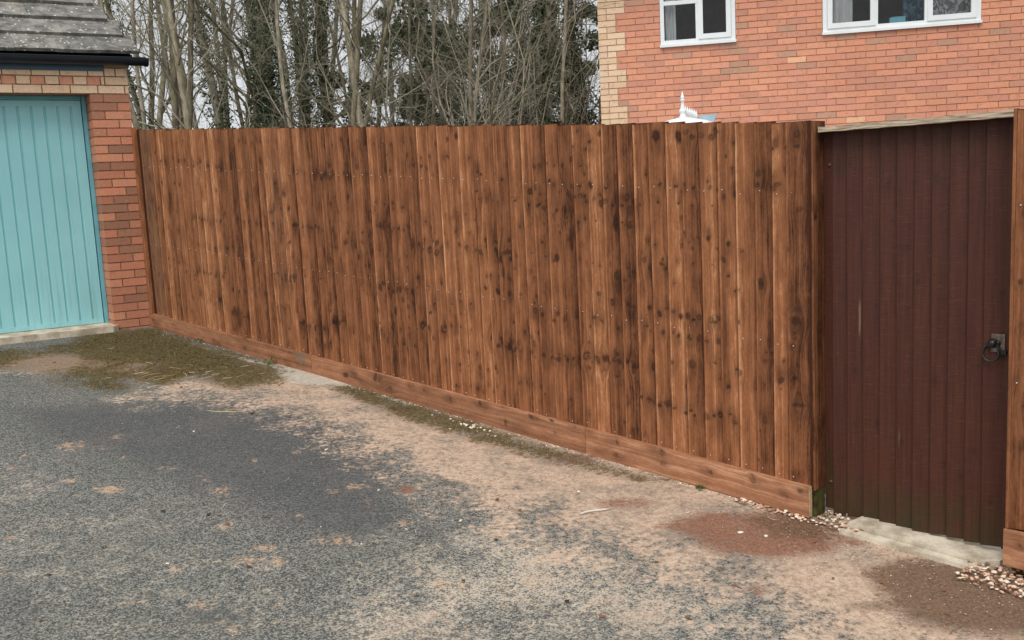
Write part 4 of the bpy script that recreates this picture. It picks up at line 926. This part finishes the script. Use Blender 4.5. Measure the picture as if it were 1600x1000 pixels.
TR = [ # px, dist, r, H, lean, ivy, pale, fork, label
 (246, 15.5, .085, 9, -.16, 0, 0, 0, 'bare grey tree leaning left, first beyond the garage gutter'),
 (262, 17, .10, 10, .03, 0, 0, 1, 'forked bare tree second from the garage, its stems nearly touching'),
 (303, 16, .085, 10, .01, 0, 1, 0, 'slim pale straight tree just left of the first ivy clad trunk'),
 (330, 18, .13, 11, .0, .35, 1, 0, 'pale thick trunk with ivy only on its right side'),
 (376, 17, .12, 10, .03, .8, 0, 0, 'ivy clad trunk third of the left group, densely leaved'),
 (424, 18, .14, 11, -.01, 1.1, 0, 0, 'widest dark ivy covered trunk left of the pale straight stems'),
 (470, 15.5, .06, 9, -.05, 0, 1, 0, 'thin pale brown trunk right of the widest ivy covered trunk'),
 (498, 19, .11, 10, .0, .8, 0, 0, 'ivy wrapped trunk between two thin bare trunks'),
 (516, 14.5, .075, 9, .13, 0, 0, 1, 'brown forked tree with long arching branches in the middle'),
 (545, 18, .09, 9, -.02, 0, 0, 0, 'dark bent trunk beside the pale straight trunk'),
 (570, 16.5, .095, 11, .01, 0, 1, 0, 'pale straight trunk standing clear against the open sky'),
 (612, 20, .06, 8, .06, 0, 0, 0, 'thin bare sapling in the open gap of sky'),
 (704, 16, .06, 9, -.06, 0, 1, 0, 'thin leaning stem left in the dense thicket'),
 (724, 17, .07, 10, .02, 0, 1, 0, 'upright pale stem in the middle of the dense thicket'),
 (770, 18, .07, 10, .04, 0, 0, 0, 'slim bare tree behind the holly bushes'),
 (838, 17, .08, 10, -.02, .5, 0, 0, 'slim tree with ivy in the thicket left of the house'),
 (868, 17, .065, 9, .16, 0, 1, 0, 'pale trunk leaning right towards the house corner'),
 (900, 22, .10, 11, -.01, .7, 0, 0, 'ivy covered tree just left of the house corner'),
 (922, 19, .08, 10, -.01, .9, 0, 0, 'last ivy covered tree against the buff quoins'),
]
for i, (px, D, r, H, ln, iv, pl, fk, lb) in enumerate(TR):
    tree(px, D, r*.68, H, ln, lb, iv, pl, seed=i*3+1, dens=1.0, fork=fk)
rq = np.random.RandomState(61)
XT = [(218, 19), (236, 20.5), (276, 21), (290, 19), (318, 21), (350, 20), (362, 22), (398, 20), (412, 21.5), (446, 19.5), (460, 21), (484, 20), (508, 22), (532, 20), (556, 21), (588, 22), (640, 21), (668, 20), (790, 22), (850, 21)]
for i, (px, D) in enumerate(XT):
    tree(px+rq.uniform(-3, 3), D, rq.uniform(.04, .075), rq.uniform(9, 12), rq.uniform(-.05, .05), 'slim upright bare tree in the middle row of the wood', ivy=.25 if rq.rand() < .2 else 0, pale=rq.rand() < .4, seed=600+i, dens=.6, group='slim upright trees in the middle row')
# second row, further back
rg = np.random.RandomState(4)
for i in range(36):
    px = 212+i*21+rg.uniform(-10, 10); D = rg.uniform(22, 32)
    if 570 < px < 650 and rg.rand() < .8: continue
    if px < 570 and rg.rand() < .35: continue
    tree(px, D, rg.uniform(.05, .10), rg.uniform(9, 13), rg.uniform(-.08, .08), 'distant bare woodland tree in the back row behind the fence', ivy=.5 if rg.rand() < (.4 if px > 640 else .12) else 0, seed=200+i, dens=.9, maxl=3, group='distant bare trees in the back row')
# trees seen left of the garage ridge / outside the view keep the wood continuous
for i, px in enumerate((60, 130, 1010, 1120, 1300)):
    tree(px, 26+i, .12, 12, 0, 'distant bare woodland tree in the back row behind the fence', seed=300+i, maxl=2, group='distant bare trees in the back row')

# evergreen bushes and bare thicket stems
def bush(px, dist, w, h, z0, n, seed, label, cols=EVG, lobes=9, size=.05, nm='evergreen_bush'):
    rng = np.random.RandomState(seed); xy = azp(px, dist); base = V3(xy, gz(*xy)-.05)
    t = empty(nm, base, label, 'bush', 'evergreen bushes in the wood')
    mb = MB(); tips = []
    for k in range(7):
        grow(mb, base, unit(np.array([rng.normal(0, .25), rng.normal(0, .25), 1])), .03, h*rng.uniform(.7, 1.0), 1, rng, 3, (.8, .8, .8), tips=tips, dens=1.0)
    mb.build('stem', [M_BARK, M_TWIG], t)
    C = []
    for k in range(lobes*3):
        c = np.array([rng.normal(0, w*.36), rng.normal(0, w*.3), z0+rng.uniform(.0, 1)**.9*(h-z0)]); rr = rng.uniform(.16, .42)*w*.5*(1.15-.6*c[2]/h)
        m_ = int(n/lobes/3); u = rng.normal(0, 1, (m_, 3)); u /= np.linalg.norm(u, axis=1)[:, None]
        C.append(c+u*rr*rng.uniform(.3, 1.15, (m_, 1))**.6*np.array([1, 1, .8]))
    C = np.concatenate(C)+base; lm = MB(); leaves(lm, C, 0, size, rng, cols); lm.build('crown', M_LEAF, t)
BU = [(228, 20, 2.2, 2.6, 'low dark evergreen bush beside the garage wall above the fence'),
 (300, 22, 2.0, 2.3, 'low evergreen bush under the forked bare tree'),
 (480, 21, 2.2, 2.2, 'low evergreen bush behind the thin pale brown trunk'),
 (655, 24, 2.6, 5.4, 'dark ragged evergreen at the right edge of the open sky'),
 (690, 22, 2.8, 7.5, 'tall dark evergreen filling the left of the thicket'),
 (760, 20, 2.8, 4.6, 'broad evergreen bush in the middle of the thicket'),
 (812, 18.5, 2.6, 3.9, 'dark green holly bush low in the thicket'),
 (800, 27, 3.4, 8.5, 'tall evergreen at the back of the thicket'),
 (866, 18.5, 2.4, 3.3, 'dark green holly bush right of the low holly'),
 (900, 25, 2.4, 7.0, 'tall narrow evergreen left of the house corner'),
 (740, 30, 4.0, 9.0, 'tallest back evergreen behind the thicket stems')]
for i, (px, D, w, h, lb) in enumerate(BU):
    bush(px, D, w, h, .2, 9000 if h > 4 else 5200, 50+i, lb, size=.055 if D > 20 else .045)
# bare thicket: multi-stemmed shrubs
def shrub(px, dist, n, H, seed, label, pale):
    rng = np.random.RandomState(seed); xy = azp(px, dist); base = V3(xy, gz(*xy)-.05)
    t = empty('bare_shrub', base, label, 'shrub', 'bare multi stemmed shrubs behind the fence'); mb = MB()
    for k in range(n):
        grow(mb, base+np.array([rng.normal(0, .3), rng.normal(0, .3), 0]), unit(np.array([rng.normal(0, .28), rng.normal(0, .2), 1])), rng.uniform(.012, .028), H*rng.uniform(.6, 1), 1, rng, 3, (1, 1, 1), kinky=.24, up=.05, dens=1.0)
    mb.build('stem', [M_BARKP if pale else M_BARK, M_TWIGP if pale else M_TWIG], t)
sh = [(225, 14), (290, 13.5), (350, 14.5), (400, 13.5), (450, 14), (535, 13), (600, 14), (665, 14.5), (712, 15), (765, 14), (808, 15.5), (852, 15), (890, 18), (690, 18)]
SHL = ['low tangled bare shrub beside the garage gutter end, leftmost of the shrubs', 'low bare shrub under the slim pale tree near the first ivy trunk', 'low bare shrub in front of the pale trunk with ivy on one side',
 'low bare shrub in front of the widest ivy covered trunk', 'low bare shrub below the thin pale brown trunk', 'low bare shrub between the forked tree and the pale straight trunk', 'low bare shrub against the open patch of sky, right of the pale straight trunk',
 'tall tangled bare shrub at the left edge of the thicket beside the open sky', 'tall bare shrub in front of the upright pale thicket stem', 'tall bare shrub in the middle of the thicket', 'tall bare shrub over the low holly bush', 'tall bare shrub over the right holly bush',
 'tall bare shrub nearest the house corner, rightmost of the shrubs', 'tall bare shrub set back behind the left edge of the thicket']
for i, (px, D) in enumerate(sh):
    dense = px > 640
    shrub(px, D, 6 if dense else 5, 5.4 if dense else 3.2, 400+i, SHL[i], i % 2 == 0)

# ================================================================== SMALL LITTER
def fpt(s, o): return FA+s*FD+o*FN
mb = MB(); rc_ = np.random.RandomState(8)
def chip(xy, r, col, dz=.0):
    th = rc_.uniform(0, pi); ct, st = cos(th), sin(th); R_ = np.array([[ct, -st, 0], [st, ct, 0], [0, 0, 1]]); tl = rc_.uniform(-.5, .5); Rx = np.array([[1, 0, 0], [0, cos(tl), -sin(tl)], [0, sin(tl), cos(tl)]])
    mb.ico(V3(xy, gz(*xy)+.004+r*.35+dz), r, 0, col, (1, rc_.uniform(.5, .8), rc_.uniform(.3, .5)), R_@Rx)
CH = [srgb(226, 206, 184), srgb(214, 176, 152), srgb(236, 224, 206), srgb(190, 150, 124), srgb(164, 128, 100), srgb(120, 92, 72), srgb(226, 190, 164)]
def cc_(): return CH[rc_.randint(len(CH))]
for _ in range(90): chip(gpt(rc_.uniform(1195, 1350), 0) if 0 else fpt(rc_.uniform(6.15, 6.60), abs(rc_.normal(0, .028))+.035), rc_.uniform(.006, .014), cc_(), rc_.uniform(0, .008))
for _ in range(190): chip(fpt(rc_.uniform(6.56, 6.82), rc_.uniform(-.20, .07)), rc_.uniform(.006, .014), cc_(), rc_.uniform(0, .015))
for _ in range(190):
    s_ = rc_.uniform(7.24, 7.50); chip(fpt(s_, rc_.uniform(-.05, .16)*(1 if s_ < 7.4 else 1)+.035), rc_.uniform(.007, .014), cc_(), rc_.uniform(0, .02))
for _ in range(170): chip(fpt(rc_.uniform(2.6, 6.2), abs(rc_.normal(0, .02))+.035), rc_.uniform(.003, .008), cc_())
for _ in range(30): chip(fpt(rc_.normal(4.35, .12), .09+abs(rc_.normal(0, .04))), rc_.uniform(.006, .013), srgb(232, 220, 200))
for _ in range(60): chip(fpt(rc_.uniform(.2, 3), abs(rc_.normal(0, .05))+.035), rc_.uniform(.003, .007), cc_())
DKC = [srgb(90, 84, 78), srgb(60, 58, 56), srgb(120, 110, 98), srgb(170, 154, 134)]
for _ in range(2600):
    u_, v_ = rc_.uniform(-40, 1640), 540+470*rc_.rand()**.8
    if (v_-505) < .262*(u_-240)*1.08+6 and u_ > 240: v_ = .2835*(u_-240)+513+abs(rc_.normal(0, 40))+8
    chip(gpt(u_, v_), rc_.uniform(.0016, .0042), cc_() if rc_.rand() < .55 else DKC[rc_.randint(4)])
for (u, v, r) in ((303, 676, .012), (510, 705, .013), (593, 743, .009), (592, 768, .011), (1157, 835, .016), (1197, 840, .012), (262, 883, .010), (565, 852, .008), (635, 829, .008), (720, 816, .012), (904, 770, .010), (1075, 803, .01)): chip(gpt(u, v), r, srgb(226, 214, 198))
ch = mb.build('stone_chips', leafm('pale_stone_chip')); tag(ch, 'pale and pinkish stone chips scattered along the fence foot and gate', 'gravel', kind='stuff')
mb = MB()
iv_ = np.where((moss > .45) & (T > .02) & (fence_so(X, Y)[1] > .03))[0]
rm_ = np.random.RandomState(77); pk = iv_[rm_.randint(0, len(iv_), 9000)]; jx = rm_.uniform(-.02, .02, (len(pk), 2))
nz = np.array([mnoise.noise((x*7, y*7, 3.3)) for x, y in zip(X[pk], Y[pk])]); ok_ = nz+rm_.uniform(-.2, .2, len(pk))+moss[pk]*.3 > .12
pk, jx = pk[ok_], jx[ok_]; c_ = np.stack([X[pk]+jx[:, 0], Y[pk]+jx[:, 1], gz(X[pk]+jx[:, 0], Y[pk]+jx[:, 1])+rm_.uniform(.006, .014, len(pk))], 1)
leaves(mb, c_, 0, .0055, rm_, [srgb(88, 84, 42), srgb(70, 64, 32), srgb(112, 98, 52), srgb(130, 102, 70), srgb(120, 90, 62)])
tag(mb.build('moss', M_LEAF), 'low olive moss clumps growing by the garage corner and along the fence foot', 'moss', kind='stuff')
mb = MB()
def straw(u, v, L, col, r=.0018, ang=None):
    p = gpt(u, v); a = rc_.uniform(-1.1, .9) if ang is None else ang; d = np.array([cos(a), sin(a)]); k = rc_.uniform(-1.5, 1.5); n = np.array([-d[1], d[0]])
    mb.tube([V3(p+d*L*(t-.5)+n*k*L*((t-.5)**2), 0)+Z*(gz(*(p+d*L*(t-.5)))+.008+.006*t) for t in np.linspace(0, 1, 5)], [r*.7, r, r, r, r*.4], 4, 0, col)
ST = [srgb(214, 192, 150), srgb(196, 166, 122), srgb(160, 128, 92), srgb(226, 210, 176)]
for _ in range(38): straw(rc_.normal(310, 50), rc_.normal(594, 12), rc_.uniform(.03, .15), ST[rc_.randint(4)], rc_.uniform(.0009, .0019))
for _ in range(16): straw(rc_.uniform(0, 430), rc_.uniform(540, 620), rc_.uniform(.04, .14), ST[rc_.randint(4)], .0016)
for _ in range(40): straw(rc_.uniform(100, 1500), rc_.uniform(640, 1000), rc_.uniform(.02, .07), ST[rc_.randint(4)], .0011, rc_.uniform(0, 3))
straw(348, 646, .26, ST[0], .0022, -.2); straw(855, 823, .12, ST[1], .0018, -.15); straw(1500, 790, .03, ST[1], .0012)
tag(mb.build('dry_straw', leafm('dry_straw')), 'dry straw and grass stalks scattered over the moss and drive', 'straw', kind='stuff')
mb = MB()
for _ in range(260):
    u, v = (rc_.normal(260, 110), rc_.normal(575, 20)) if rc_.rand() < .6 else (rc_.uniform(0, 1600), 550+450*rc_.rand())
    p = gpt(u, v); n = 1; c = V3(p, gz(*p)+.012); a = rc_.uniform(0, pi); L = rc_.uniform(.006, .018)
    A_ = np.array([cos(a), sin(a), rc_.uniform(-.3, .3)])*L; B_ = np.array([-sin(a), cos(a), rc_.uniform(-.3, .3)])*L
    mb.quads(np.array([c]), np.array([A_]), np.array([B_]), 0, np.array([[srgb(96, 60, 40), srgb(60, 40, 30), srgb(130, 84, 56)][rc_.randint(3)]]))
tag(mb.build('leaf_litter', leafm('dead_leaf')), 'small dead brown leaf scraps scattered over the drive', 'leaf litter', kind='stuff')
# pale stick and dark twig
def stick(u0, v0, u1, v1, r, col, nm, label, cat):
    global mb
    mb = MB(); a, b = gpt(u0, v0), gpt(u1, v1); n = np.array([-(b-a)[1], (b-a)[0]])
    mb.tube([V3(a+(b-a)*t+n*.06*sin(t*5), 0)+Z*(gz(*(a+(b-a)*t))+.004+r) for t in np.linspace(0, 1, 7)], [r*.7, r, r, r*.9, r, r*.8, r*.5], 6, 0, col)
    tag(mb.build(nm, leafm(nm+'_wood')), label, cat)
stick(907, 806, 952, 797, .006, srgb(214, 206, 190), 'stick', 'short pale stick lying on the drive in front of the fence', 'stick')
stick(1143, 917, 1160, 922, .004, srgb(120, 80, 60), 'twig', 'short dark twig on the drive below the reddish stain', 'twig')
stick(1345, 802, 1352, 812, .004, srgb(70, 50, 36), 'twig', 'tiny dark twig beside the gate slab', 'twig')
# small green weeds at the fence foot
def weed(s, o, n, h, label):
    rng = np.random.RandomState(int(s*100)); p = fpt(s, o); base = V3(p, gz(*p)); mb = MB()
    th = rng.uniform(0, 2*pi, n); c = base+np.stack([np.cos(th)*rng.uniform(0, h, n), np.sin(th)*rng.uniform(0, h, n), rng.uniform(.003, h*.8, n)], 1)
    leaves(mb, c, 0, .010, rng, [srgb(74, 92, 44), srgb(92, 108, 56)]); tag(mb.build('weed', M_LEAF), label, 'weed', 'weeds at the fence foot')
weed(.95, .06, 40, .05, 'small green weed at the fence foot nearest the garage')
weed(2.05, .06, 70, .06, 'small green weed at the fence foot left of the first board joint')
weed(5.95, .05, 30, .03, 'tiny green weed at the fence foot near the gate end')
for o in scene.objects:
    if '_o' in o: del o['_o']
